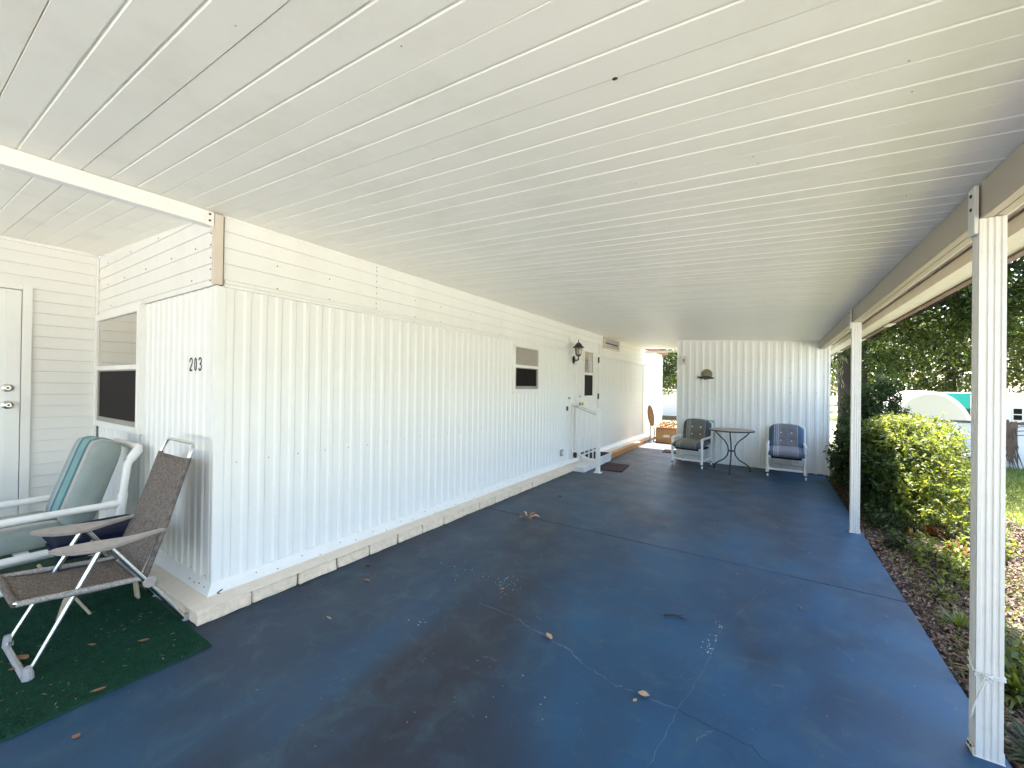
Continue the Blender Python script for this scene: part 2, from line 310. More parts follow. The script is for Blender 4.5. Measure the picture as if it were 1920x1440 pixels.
class MB:
    def __init__(s): s.v = []; s.f = []
    def add(s, vs, fs):
        k = len(s.v); s.v += [tuple(p) for p in vs]; s.f += [tuple(i + k for i in f) for f in fs]; return s
    def box(s, x0, x1, y0, y1, z0, z1):
        if x0 > x1: x0, x1 = x1, x0
        if y0 > y1: y0, y1 = y1, y0
        if z0 > z1: z0, z1 = z1, z0
        return s.add([(x0, y0, z0), (x1, y0, z0), (x1, y1, z0), (x0, y1, z0), (x0, y0, z1), (x1, y0, z1), (x1, y1, z1), (x0, y1, z1)],
                     [(0, 3, 2, 1), (4, 5, 6, 7), (0, 1, 5, 4), (1, 2, 6, 5), (2, 3, 7, 6), (3, 0, 4, 7)])
    def obox(s, p, q, w, h, up=(0, 0, 1)):
        """bar from p to q, width w (sideways) and height h"""
        p = Vector(p); q = Vector(q); d = (q - p).normalized(); up = Vector(up)
        a = d.cross(up).normalized() * w / 2; b = a.cross(d).normalized() * h / 2
        vs = [p - a - b, p + a - b, p + a + b, p - a + b, q - a - b, q + a - b, q + a + b, q - a + b]
        return s.add(vs, [(0, 1, 2, 3), (7, 6, 5, 4), (0, 4, 5, 1), (1, 5, 6, 2), (2, 6, 7, 3), (3, 7, 4, 0)])
    def prism(s, poly, axis, a, b):
        """poly: 2D points; axis x: (y,z), y: (x,z), z: (x,y); extruded a..b"""
        n = len(poly)
        def P(c, t):
            return (t, c[0], c[1]) if axis == 'x' else (c[0], t, c[1]) if axis == 'y' else (c[0], c[1], t)
        vs = [P(c, a) for c in poly] + [P(c, b) for c in poly]
        fs = [tuple(range(n)), tuple(range(2 * n - 1, n - 1, -1))] + [(i, i + n, (i + 1) % n + n, (i + 1) % n) for i in range(n)]
        return s.add(vs, fs)
    def tube(s, pts, r, seg=8, caps=True):
        pts = [Vector(p) for p in pts]; n = len(pts)
        rs = r if isinstance(r, (list, tuple)) else [r] * n
        t0 = (pts[1] - pts[0]).normalized()
        u = t0.cross(Vector((0, 0, 1)))
        if u.length < 0.05: u = t0.cross(Vector((0, 1, 0)))
        u.normalize(); vs = []
        for i in range(n):
            t = (pts[min(i + 1, n - 1)] - pts[max(i - 1, 0)]).normalized()
            u = (u - t * u.dot(t)).normalized(); w = t.cross(u)
            for k in range(seg):
                a = 2 * math.pi * k / seg
                vs.append(pts[i] + (u * math.cos(a) + w * math.sin(a)) * rs[i])
        fs = []
        for i in range(n - 1):
            for k in range(seg):
                fs.append((i * seg + k, i * seg + (k + 1) % seg, (i + 1) * seg + (k + 1) % seg, (i + 1) * seg + k))
        if caps:
            fs.append(tuple(range(seg - 1, -1, -1))); fs.append(tuple((n - 1) * seg + k for k in range(seg)))
        return s.add(vs, fs)
    def lathe(s, prof, c, seg=16, sx=1.0, sy=1.0, axis='z'):
        vs = []; fs = []
        for (r, z) in prof:
            for k in range(seg):
                a = 2 * math.pi * k / seg
                x, y = r * math.cos(a) * sx, r * math.sin(a) * sy
                vs.append((c[0] + x, c[1] + y, c[2] + z) if axis == 'z' else (c[0] + x, c[1] + z, c[2] + y) if axis == 'y' else (c[0] + z, c[1] + x, c[2] + y))
        n = len(prof)
        for i in range(n - 1):
            for k in range(seg):
                fs.append((i * seg + k, i * seg + (k + 1) % seg, (i + 1) * seg + (k + 1) % seg, (i + 1) * seg + k))
        fs.append(tuple(range(seg - 1, -1, -1))); fs.append(tuple((n - 1) * seg + k for k in range(seg)))
        return s.add(vs, fs)
    def build(s, name, material, parent=None, angle=35, label=None, kind=None, bevel=0.0, fix=True, local=False):
        me = bpy.data.meshes.new(name)
        o3 = Vector((0, 0, 0)) if local else origin_of(parent)
        me.from_pydata([(p[0] - o3.x, p[1] - o3.y, p[2] - o3.z) for p in s.v], [], s.f)
        if fix or bevel:
            bm = bmesh.new(); bm.from_mesh(me); bmesh.ops.recalc_face_normals(bm, faces=bm.faces)
            if bevel:
                es = [e for e in bm.edges if len(e.link_faces) == 2 and e.calc_face_angle(0) > R(40)]
                bmesh.ops.bevel(bm, geom=es, offset=bevel, segments=2, affect='EDGES', clamp_overlap=True)
            bm.to_mesh(me); bm.free()
        if angle:
            me.shade_smooth(); me.set_sharp_from_angle(angle=R(angle))
        me.materials.append(MATS[material])
        o = bpy.data.objects.new(name, me); col.objects.link(o)
        if parent is not None: o.parent = parent
        if label: o['label'] = label
        if kind: o['kind'] = kind
        return o

def tag(o, label=None, cat=None, group=None, kind=None):
    if label: o['label'] = label
    if cat: o['category'] = cat
    if group: o['group'] = group
    if kind: o['kind'] = kind
    return o
def thing(name, label, cat, loc=(0, 0, 0), group=None):
    o = bpy.data.objects.new(name, None); col.objects.link(o); o.location = loc; o.empty_display_size = 0.1
    return tag(o, label, cat, group)
def copy_tree(o, parent=None):
    c = o.copy(); col.objects.link(c)
    if parent is not None: c.parent = parent
    for ch in list(o.children): copy_tree(ch, c)
    return c
def share(o, parent, loc):
    c = o.copy(); col.objects.link(c); c.parent = parent; c.location = loc
    return c
def np_mesh(name, verts, faces, material, parent=None, smooth=False):
    """fast mesh from arrays: faces (n,k)"""
    verts = np.asarray(verts, dtype=np.float32).reshape(-1, 3); faces = np.asarray(faces, dtype=np.int32)
    o3 = origin_of(parent)
    verts = verts - np.array([o3.x, o3.y, o3.z], dtype=np.float32)
    me = bpy.data.meshes.new(name); n, k = faces.shape
    me.vertices.add(len(verts)); me.vertices.foreach_set('co', verts.ravel())
    me.loops.add(n * k); me.loops.foreach_set('vertex_index', faces.ravel())
    me.polygons.add(n); me.polygons.foreach_set('loop_start', np.arange(0, n * k, k, dtype=np.int32))
    me.update(calc_edges=True)
    if smooth: me.shade_smooth()
    me.materials.append(MATS[material])
    o = bpy.data.objects.new(name, me); col.objects.link(o)
    if parent is not None: o.parent = parent
    return o
def unit(a): return a / np.maximum(np.linalg.norm(a, axis=1, keepdims=True), 1e-6)
def leaf_arrays(P, D, N, L, W, bend=0.12):
    """leaves rooted at P along D with normal N: 6 verts, 4 triangles folded along the rib"""
    D = unit(D); S = unit(np.cross(D, N)); Nn = np.cross(S, D)
    L = np.broadcast_to(L, (len(P),))[:, None]; W = np.broadcast_to(W, (len(P),))[:, None]
    a = P; t = P + D * L - Nn * L * bend * 1.6
    b1 = P + D * L * 0.42 + S * W * 0.5 + Nn * L * bend * 0.4; b2 = P + D * L * 0.42 - S * W * 0.5 + Nn * L * bend * 0.4
    c = P + D * L * 0.5 - Nn * L * bend * 0.2
    V = np.stack([a, b1, c, b2, t], 1).reshape(-1, 3)
    k = np.arange(len(P))[:, None] * 5
    F = np.concatenate([k + np.array([[0, 2, 1]]), k + np.array([[0, 3, 2]]), k + np.array([[1, 2, 4]]), k + np.array([[2, 3, 4]])], 0)
    return V, F
def rand_dirs(n): return unit(rng.normal(size=(n, 3)))

def floor_z(x): return -0.0099 * (x + 2.741)
def roof_z(x): return 2.435 - 0.0558 * (x + 2.874)

XB, XL, YE, YEB = -2.741, -2.874, 1.123, 0.991     # block face, long wall, end wall, block end face
XP = -5.308                                        # porch wall with the door
YBK = 8.555                                        # storage room front
YR0, YR1 = -2.5182, 10.893                          # roof ends; unseen front stretch added to cut sky light
XE = 0.797                                         # slab edge

# ------------------------------------------------------------------ ground, slab
GZ = -0.125
g = MB()
NG = 60
gx = np.linspace(-90, 110, NG); gy = np.linspace(-60, 150, NG)
for j in range(NG):
    for i in range(NG): g.v.append((gx[i], gy[j], GZ))
for j in range(NG - 1):
    for i in range(NG - 1): g.f.append((j * NG + i, j * NG + i + 1, (j + 1) * NG + i + 1, (j + 1) * NG + i))
lawn = g.build('lawn', 'ground', None, angle=0, fix=False); tag(lawn, kind='structure')
d = MB(); d.box(-9.0, 4.0, -9, -2.25, GZ - .1, -0.035); drive = d.build('driveway', 'driveway'); tag(drive, kind='structure')
d = MB(); d.box(4.6, 12.5, -8.9, 9.5, GZ - .1, -0.09); pad = d.build('bounce_pad', 'pale_concrete'); tag(pad, kind='structure')  # unseen concrete pad added to bounce sunlight onto wall and ceiling
d = MB(); d.box(-40, 40, -17, -9.002, GZ - .1, -0.06); street = d.build('street', 'driveway'); tag(street, kind='structure')

slab = thing('carport_slab', None, None, (0, 0, 0)); tag(slab, kind='structure')
def slab_piece(y0, y1, x0=-5.31, x1=XE):
    b = MB(); g_ = 0.006
    poly = [(x0, floor_z(x0)), (x1 - 0.006, floor_z(x1 - 0.006)), (x1, floor_z(x1) - 0.006), (x1, GZ - 0.05), (x0, GZ - 0.05)]
    b.prism(poly, 'y', y0 + g_, y1 - g_)
    return b.build('slab_section', 'slab_paint', slab, angle=0)
for y0, y1 in ((-2.24, 3.779), (3.779, 8.52), (8.52, 11.6)): slab_piece(y0, y1)
jb = MB()
for y in (3.779, 8.52):
    jb.prism([(-5.31, floor_z(-5.31) - 0.009), (XE - .01, floor_z(XE) - 0.009), (XE - .01, -0.12), (-5.31, -0.12)], 'y', y - 0.007, y + 0.007)
jb.build('joint_filler', 'crack_dark', slab, angle=0)
def ribbon(pts, w0, material, name, dz=0.0012):
    b = MB(); P = []
    fine = []
    for i in range(len(pts) - 1):
        for t in np.linspace(0, 1, 7)[:-1]:
            fine.append((pts[i][0] * (1 - t) + pts[i + 1][0] * t + random.uniform(-.006, .006), pts[i][1] * (1 - t) + pts[i + 1][1] * t + random.uniform(-.008, .008)))
    fine.append(pts[-1])
    for i, p in enumerate(fine):
        q = fine[min(i + 1, len(fine) - 1)]; o = fine[max(i - 1, 0)]
        dx, dy = q[0] - o[0], q[1] - o[1]; L = math.hypot(dx, dy) or 1
        w = w0 * random.uniform(0.15, 1.0) * 0.5
        for sgn in (-1, 1):
            x = p[0] - dy / L * w * sgn; y = p[1] + dx / L * w * sgn
            b.v.append((x, y, floor_z(x) + dz))
    for i in range(len(fine) - 1): b.f.append((2 * i, 2 * i + 2, 2 * i + 3, 2 * i + 1))
    return b.build(name, material, slab, angle=0, fix=False)
ribbon([(-1.579, 2.125), (-1.326, 2.116), (-1.151, 2.072), (-1.052, 2.05), (-0.888, 2.013), (-0.797, 1.956), (-0.679, 1.927), (-.601, 1.908), (-.496, 1.916), (-.335, 1.924)], 0.0032, 'crack_pale', 'floor_crack')
ribbon([(-1.151, 2.075), (-1.052, 2.052), (-0.888, 2.015), (-0.797, 1.96)], 0.0055, 'crack_pale', 'floor_crack')
ribbon([(-0.38, 1.52), (-.35, 1.781), (-0.322, 1.977), (-.296, 2.103), (-.262, 2.302), (-.246, 2.634), (-.144, 3.006), (0.0, 3.482)], 0.0016, 'crack_pale', 'floor_crack')
ribbon([(-0.33, 1.924), (-.125, 1.902), (-.049, 1.894), (0.03, 1.82)], 0.004, 'crack_dark', 'floor_crack')
for i in range(16):      # scratches
    x, y = random.uniform(-1.9, .7), random.uniform(1.5, 4.8); a = random.uniform(0, 6.28); L = random.uniform(.03, .13)
    ribbon([(x, y), (x + math.cos(a) * L * .5, y + math.sin(a) * L * .5 + .01), (x + math.cos(a) * L, y + math.sin(a) * L)], 0.003, 'crack_pale', 'floor_scratch')

# ------------------------------------------------------------------ mobile home
house = thing('mobile_home', 'long white ribbed-metal mobile home with lap-board band along its top', 'mobile home', (XL, YE, 0))
HY1 = 13.22
core = MB(); core.box(-9.5, XL - 0.022, YE + 0.022, HY1 - .01, 0.09, 2.36); core.box(-9.5, XP - 0.022, -4.5, YE + 0.03, 0.05, 2.52)
core.build('wall_core', 'dark_gap', house)
# ribbed panels, 0.2 m each (two ribs), profile drawn in (along, out)
def rib_profile(pitch=0.1, n=2):
    p = []
    for k in range(n):
        a = k * pitch
        p += [(a, 0.0), (a + pitch * 0.46, 0.0), (a + pitch * 0.60, 0.008), (a + pitch * 0.86, 0.008), (a + pitch * 0.97, 0.0)]
    p.append((n * pitch, 0.0))
    return p
def rib_panel_mesh(z0, z1, pitch=0.1, n=2):
    prof = rib_profile(pitch, n); b = MB()
    for (a, o) in prof: b.v += [(a, o, z0), (a, o, z1)]
    for i in range(len(prof) - 1): b.f.append((2 * i, 2 * i + 2, 2 * i + 3, 2 * i + 1))
    k = len(b.v)      # flange folded back at both ends so that panels overlap without a hole
    b.v += [(0, -0.02, z0), (0, -0.02, z1), (n * pitch, -0.02, z0), (n * pitch, -0.02, z1)]
    b.f += [(k, 0, 1, k + 1), (2 * len(prof) - 2, k + 2, k + 3, 2 * len(prof) - 1)]
    return b
def mesh_from(b, name, material, angle=25):
    me = bpy.data.meshes.new(name); me.from_pydata(b.v, [], b.f); me.shade_smooth(); me.set_sharp_from_angle(angle=R(angle)); me.materials.append(MATS[material]); return me
def place(me, name, parent, matrix):
    o = bpy.data.objects.new(name, me); col.objects.link(o); o.parent = parent
    p = origin_of(parent); o.matrix_local = Matrix.Translation(-p) @ matrix; return o
ZS, ZB = 0.171, 1.994
pm = mesh_from(rib_panel_mesh(ZS, ZB), 'ribbed_panel', 'siding')
MX = Matrix(((0, 1, 0, 0), (1, 0, 0, 0), (0, 0, 1, 0), (0, 0, 0, 1)))     # along -> +Y, out -> +X
y = YE
while y < HY1 - .05:
    place(pm, 'ribbed_panel', house, Matrix.Translation((XL + random.uniform(-.0012, .0006), y, 0)) @ Matrix.Rotation(R(random.uniform(-.45, .45)), 4, 'Z') @ Matrix.Rotation(R(random.uniform(-.04, .04)), 4, 'Y') @ MX); y += 0.2
x = XL
MY = Matrix(((-1, 0, 0, 0), (0, -1, 0, 0), (0, 0, 1, 0), (0, 0, 0, 1)))   # along -> -X, out -> -Y
x = XL
while x > XP + 0.001:
    place(pm, 'ribbed_panel', house, Matrix.Translation((x, YE, 0)) @ MY); x -= 0.2
# corner post of the ribbed wall
b = MB(); b.box(XL - .03, XL + 0.013, YE - 0.013, YE + 0.045, ZS, ZB - .001); b.box(XL - .075, XL - 0.03, YE - .013, YE - 0.001, ZS, ZB - .001)
b.build('corner_trim', 'siding', house, bevel=0.004)

# lap boards
def lap_mesh(length, h=0.1):
    """board: along +X local, out +Y, z from 0 to h; bottom edge proud"""
    b = MB(); b.prism([(-0.01, 0), (0.0105, 0.0), (0.012, 0.003), (0.004, h - 0.001), (-0.01, h - 0.001)], 'x', 0, length)
    b.v = [(x_, y_, z_) for (x_, y_, z_) in b.v]
    me = bpy.data.meshes.new('siding_board'); me.from_pydata(b.v, [], b.f)
    bm = bmesh.new(); bm.from_mesh(me); bmesh.ops.recalc_face_normals(bm, faces=bm.faces); bm.to_mesh(me); bm.free()
    me.materials.append(MATS['lap_siding']); return me
rows = [2.036, 2.136, 2.236, 2.336]
spans = [(YE + .02, 2.304), (2.305, 5.96), (5.961, 9.62), (9.621, HY1)]
for (a, c) in spans:
    lm = lap_mesh(c - a - 0.0015)
    for z in rows: place(lm, 'siding_board', house, Matrix.Translation((XL + .008, a, z)) @ MX)
lm = lap_mesh(2.42)
for z in rows: place(lm, 'siding_board', house, Matrix.Translation((XL - .005, YE - .008, z)) @ MY)
lm2 = lap_mesh(2.42, 0.12); place(lm2, 'siding_board', house, Matrix.Translation((XL - .005, YE - .008, 2.436)) @ MY)
# starter trim under the bands
b = MB(); b.prism([(XL - .01, 2.036), (XL + .020, 2.034), (XL + .022, 2.012), (XL + .010, 2.010), (XL + .010, 2.000), (XL + .024, 1.997), (XL + .024, 1.990), (XL - .01, 1.990)], 'y', YE + .03, HY1)
b.build('band_trim', 'lap_siding', house)
b = MB(); b.box(XP + .03, XL - .01, YE - 0.016, YE + .01, 1.998, 2.034); b.build('band_trim', 'lap_siding', house)
# beige corner channel above the corner
b = MB(); b.box(XL - .012, XL + .026, YE - .030, YE + .018, 1.999, 2.425); b.build('corner_channel', 'trim_beige', house, bevel=0.003)
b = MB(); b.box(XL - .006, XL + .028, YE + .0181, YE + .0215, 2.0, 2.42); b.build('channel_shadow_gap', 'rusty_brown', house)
# cove strip between band and roof
b = MB(); b.box(XL, XL + .020, YE + .03, HY1, roof_z(XL) - .017, roof_z(XL) - 0.004); b.build('cove_strip', 'trim_white', house)
b = MB(); b.box(XP + 0.02, XL - .02, YE - .020, YE - .0085, 2.436 + .1, 2.436 + .108)
b.build('cove_strip', 'trim_white', house)
# sloped skirt flashing over the blocks, both sides, mitred
def flash(name, prof, material):
    b = MB()
    L1 = [(XL + o, YE - o, z) for (o, z) in prof]; L2 = [(XL + o, HY1, z) for (o, z) in prof]; L3 = [(XP, YE - o, z) for (o, z) in prof]
    n = len(prof); b.v = L1 + L2 + L3
    for i in range(n - 1):
        b.f.append((i, i + 1, n + i + 1, n + i)); b.f.append((i + 1, i, 2 * n + i, 2 * n + i + 1))
    return b.build(name, material, house, angle=20, fix=False)
flash('skirt_flashing', [(0.0, .176), (0.010, .173), (0.042, .118), (0.047, .113)], 'trim_white')
flash('skirt_ledge', [(0.044, .115), (0.050, .110), (0.131, .0905), (0.135, .086)], 'ledge_paint')
# screws (joined: far past counting)
sc = MB()
def screw_x(y, z, x=XL + 0.012, r=0.0034): sc.lathe([(r, 0), (r, .003), (r * .5, .005)], (x, y, z), 6, axis='x')
def screw_y(x, z, y_=YE - 0.012, r=0.0042):
    sc.lathe([(r, 0), (r, -.003), (r * .5, -.005)], (x, y_, z), 6, axis='y')
for k in range(60):
    yy = 1.25 + .2 * k
    if yy < 13 and not 6.4 < yy < 7.8:
        screw_x(yy + random.uniform(-.01, .01), .89 + .004 * math.sin(k), XL + .0005); screw_x(yy + .06, .185, XL + .0005)
for k in range(26):
    yy = 1.36 + .31 * k
    if not 6.4 < yy < 7.8:
        screw_x(yy, .150 + random.uniform(-.012, .012), XL + .026, .0038)
        screw_x(yy + .13, .125 + random.uniform(-.008, .008), XL + .043, .0038)
for yy in (1.47, 1.86, 2.75, 3.1, 3.6, 4.2):
    screw_x(yy, 2.20 - .0 * yy, XL + .016, .004); screw_x(yy, 2.045, XL + .019, .004)
for z in (2.40, 2.37, 2.33, 2.28, 2.23, 2.18, 2.09, 2.05): screw_x(2.297, z, XL + .018, .0035)
for xx in (-5.0, -4.55, -4.05, -3.55, -3.15): screw_y(xx, 2.26, YE - .018, .0045)
for xx in (-5.0, -4.4, -3.8, -3.2): screw_y(xx, 2.45, YE - .018, .0045)
for xx in (-4.9, -3.2): screw_y(xx, 2.06, YE - .018, .0045)
for z in (2.02, 2.09, 2.16, 2.24, 2.31): screw_y(XL - .02, z, YE - .030, .0045)
for k in range(12): screw_y(XL - .1 - .2 * k, .187, YE - .0005, .0042)
for k in range(4): screw_y(XL - .03 - .07 * k, .145 + random.uniform(-.015, .01), YE - .032, .004)
o = sc.build('screws', 'bolt', house, angle=0, fix=False); o['kind'] = 'stuff'
b = MB(); b.obox((XL + .045, YE + .01, .117), (XL + .046, YE + .035, .128), .003, .006); b.obox((XL + .045, YE + .005, .117), (XL + .058, YE + .03, .100), .003, .006)
b.build('flashing_tear', 'dark_gap', house)

# concrete blocks under the wall: individually jittered
def block_mesh(L, D=0.16, H=0.084):
    bm = bmesh.new(); bmesh.ops.create_cube(bm, size=1.0)
    bmesh.ops.scale(bm, vec=(L, D, H), verts=bm.verts)
    bmesh.ops.bevel(bm, geom=list(bm.edges), offset=0.007, segments=1, affect='EDGES')
    bmesh.ops.subdivide_edges(bm, edges=[e for e in bm.edges if e.calc_length() > .1], cuts=3, use_grid_fill=True)
    for v in bm.verts:
        v.co += Vector((random.uniform(-1, 1), random.uniform(-1, 1), random.uniform(-.5, .5))) * 0.0042
    me = bpy.data.meshes.new('concrete_block'); bm.to_mesh(me); bm.free()
    me.shade_smooth(); me.set_sharp_from_angle(angle=R(28)); me.materials.append(MATS['stone']); return me
bms = [block_mesh(0.2865, .16, .079) for _ in range(5)]
k = 0; y = YEB
while y < HY1:
    cx = XB - .08 + random.uniform(-.004, .003)
    mtx = Matrix.Translation((cx, y + .149, .040 + floor_z(XB) + .001)) @ Matrix.Rotation(R(90 if k % 2 else -90) + random.uniform(-.008, .008), 4, 'Z')
    place(bms[k % 5], 'concrete_block', house, mtx); y += 0.2975; k += 1
x = XB - .165
while x > XP - .1:
    mtx = Matrix.Translation((x - .147, YEB + .08 + random.uniform(-.004, .004), .0435)) @ Matrix.Rotation(R(0 if k % 2 else 180) + random.uniform(-.01, .01), 4, 'Z')
    place(bms[k % 5], 'concrete_block', house, mtx); x -= 0.2975; k += 1
b = MB(); b.box(XB - .15, XB - .016, YEB + .016, HY1 - .02, -.02, .0855); b.box(XP, XB - .1, YEB + .018, YEB + .15, -.02, .0855)
b.build('mortar_bed', 'mortar', house)

# double-hung windows -------------------------------------------------
def frame_rect(b, M, u0, u1, z0, z1, wl_, wr, wb, wt, o0, o1):
    """frame bars in plane coords (u,out,z) mapped by M"""
    for (a, c, e, f) in ((u0, u0 + wl_, z0, z1), (u1 - wr, u1, z0, z1), (u0 + wl_, u1 - wr, z0, z0 + wb), (u0 + wl_, u1 - wr, z1 - wt, z1)):
        vs = [(a, o0, e), (c, o0, e), (c, o1, e), (a, o1, e), (a, o0, f), (c, o0, f), (c, o1, f), (a, o1, f)]
        b.add([M @ Vector(v) for v in vs], [(0, 3, 2, 1), (4, 5, 6, 7), (0, 1, 5, 4), (1, 2, 6, 5), (2, 3, 7, 6), (3, 0, 4, 7)])
def pbox(b, M, u0, u1, o0, o1, z0, z1):
    vs = [(u0, o0, z0), (u1, o0, z0), (u1, o1, z0), (u0, o1, z0), (u0, o0, z1), (u1, o0, z1), (u1, o1, z1), (u0, o1, z1)]
    b.add([M @ Vector(v) for v in vs], [(0, 3, 2, 1), (4, 5, 6, 7), (0, 1, 5, 4), (1, 2, 6, 5), (2, 3, 7, 6), (3, 0, 4, 7)])
MLW = Matrix.Translation((XL, 0, 0)) @ MX                                     # u = Y, out = +X
MEW = Matrix(((1, 0, 0, 0), (0, -1, 0, YE), (0, 0, 1, 0), (0, 0, 0, 1)))      # u = X, out = -Y
MPW = Matrix.Translation((XP, 0, 0)) @ MX
def window(M, u0, u1, z0, z1, zr, fw, parent, fb=None, bot=0.05):
    b = MB(); frame_rect(b, M, u0, u1, z0, z1, fw, fw, bot, fw, -.01, .040); pbox(b, M, u0 + fw, u1 - fw, -.01, .036, zr - .018, zr + .018)
    w = b.build('window', 'trim_white', parent, bevel=0.003)
    b = MB(); pbox(b, M, u0 + fw, u1 - fw, .012, .022, zr + .018, z1 - fw); b.build('pane', 'pane_glass', w, angle=0)
    b = MB(); pbox(b, M, u0 + fw, u1 - fw, .012, .017, z0 + bot, zr - .018); b.build('insect_screen', 'screen_mesh', w, angle=0)
    b = MB(); frame_rect(b, M, u0 + fw, u1 - fw, z0 + bot, zr - .018, .03, .035, .04, .012, .0165, .027); b.build('sash', 'sash_grey', w)
    return w
window(MEW, -5.285, -4.105, 0.985, 2.0, 1.512, 0.055, house)
window(MLW, 4.497, 5.205, 1.300, 1.962, 1.668, 0.04, house, bot=.06)

# side door with storm window -----------------------------------------
b = MB(); frame_rect(b, MLW, 6.505, 7.69, 0.20, 2.312, .085, .085, .04, .075, -.01, .045)
df = b.build('door_frame', 'trim_white', house, bevel=0.004)
b = MB(); frame_rect(b, MLW, 6.592, 7.602, 0.242, 2.235, .24, .30, .98, .16, -.005, .030); pbox(b, MLW, 6.832, 7.302, -.004, .026, 1.222, 2.075)
door = b.build('door', 'trim_white', house, bevel=0.002)
b = MB(); frame_rect(b, MLW, 6.835, 7.335, 1.19, 2.09, .045, .045, .05, .045, .024, .046); pbox(b, MLW, 6.88, 7.29, .024, .042, 1.62, 1.665)
b.build('window_frame', 'trim_white', door, bevel=0.003)
b = MB(); pbox(b, MLW, 6.88, 7.29, .02, .034, 1.665, 2.045); b.build('pane', 'pane_glass', door, angle=0)
b = MB(); pbox(b, MLW, 6.88, 7.29, .02, .034, 1.24, 1.62); b.build('insect_screen', 'screen_mesh', door, angle=0)
b = MB()      # etched reed tracery on the upper pane
for (u, z, du) in ((6.93, 1.67, .03), (6.98, 1.67, -.02), (7.03, 1.67, .03), (7.06, 1.67, -.03)):
    pts = [MLW @ Vector((u + du * t + .01 * math.sin(7 * t), .0355, z + .21 * t)) for t in np.linspace(0, 1, 6)]
    b.tube(pts, .003, 4)
    for t in (.4, .6, .8, 1.0):
        for s_ in (-1, 1):
            p0 = MLW @ Vector((u + du * t, .0355, z + .21 * t)); p1 = MLW @ Vector((u + du * t + s_ * .03, .0355, z + .21 * t + .03))
            b.obox(p0, p1, .006, .002)
b.build('etched_pattern', 'sash_grey', door, angle=0)
for z in (1.93, 1.22, 0.55):
    b = MB(); pbox(b, MLW, 7.575, 7.615, .030, .050, z - .055, z + .055); b.build('hinge', 'black_metal', door)
b = MB(); b.lathe([(.032, 0), (.032, .008), (.014, .014), (.012, .035), (.026, .045), (.028, .06), (.018, .072)], MLW @ Vector((6.705, .030, 1.10)), 14, axis='x'); b.build('knob', 'brass', door)
b = MB(); b.lathe([(.030, 0), (.028, .012), (.014, .014), (.013, .020)], MLW @ Vector((6.70, .030, 1.232)), 14, axis='x'); b.build('deadbolt', 'steel', door)
b = MB(); pbox(b, MLW, 6.60, 7.60, .02, .06, .205, .238); b.build('threshold', 'aluminium', df)

# little wall fittings
b = MB(); pbox(b, MLW, 5.97, 6.06, .008, .03, .27, .37); oo = b.build('outlet_box', 'outlet_grey', house, bevel=.004)
b = MB(); pbox(b, MLW, 5.99, 6.04, .030, .036, .29, .35); b.build('outlet_cover', 'outlet', oo)
b = MB(); pbox(b, MLW, 6.25, 6.33, .010, .022, 1.19, 1.225); b.build('doorbell', 'outlet_grey', house)
b = MB(); pbox(b, MLW, 6.19, 6.225, .010, .03, 1.0, 1.07); b.build('latch_hook', 'black_metal', house)
# roof-line vent
b = MB(); frame_rect(b, MLW, 7.885, 8.885, 2.185, 2.425, .07, .07, .035, .035, .005, .045); vent = b.build('wall_vent', 'trim_beige', house, bevel=.003)
b = MB(); pbox(b, MLW, 7.95, 8.82, .004, .015, 2.215, 2.395); b.build('vent_back', 'bolt', vent)
for k in range(6):
    z = 2.225 + .03 * k
    b = MB(); p = [MLW @ Vector(v) for v in ((7.955, .016, z + .018), (8.815, .016, z + .018), (8.815, .036, z), (7.955, .036, z), (7.955, .016, z + .021), (8.815, .016, z + .021), (8.815, .036, z + .003), (7.955, .036, z + .003))]
    b.add(p, [(0, 3, 2, 1), (4, 5, 6, 7), (0, 1, 5, 4), (1, 2, 6, 5), (2, 3, 7, 6), (3, 0, 4, 7)]); b.build('louvre', 'sash_grey', vent, angle=0)
# far corner board, flush sheet and eave
b = MB(); b.box(XL - .02, XL + .03, HY1 - .09, HY1 + .005, .1, 2.37); b.build('corner_trim', 'trim_white', house)
b = MB(); b.box(XL + .0125, XL + .0165, 11.0, 13.12, .19, 1.985); b.build('smooth_sheet', 'siding', house)
b = MB(); b.box(XL - .3, XL + .12, YR1 + .3, HY1 + .3, 2.44, 2.52); b.build('eave', 'eave_red', house)
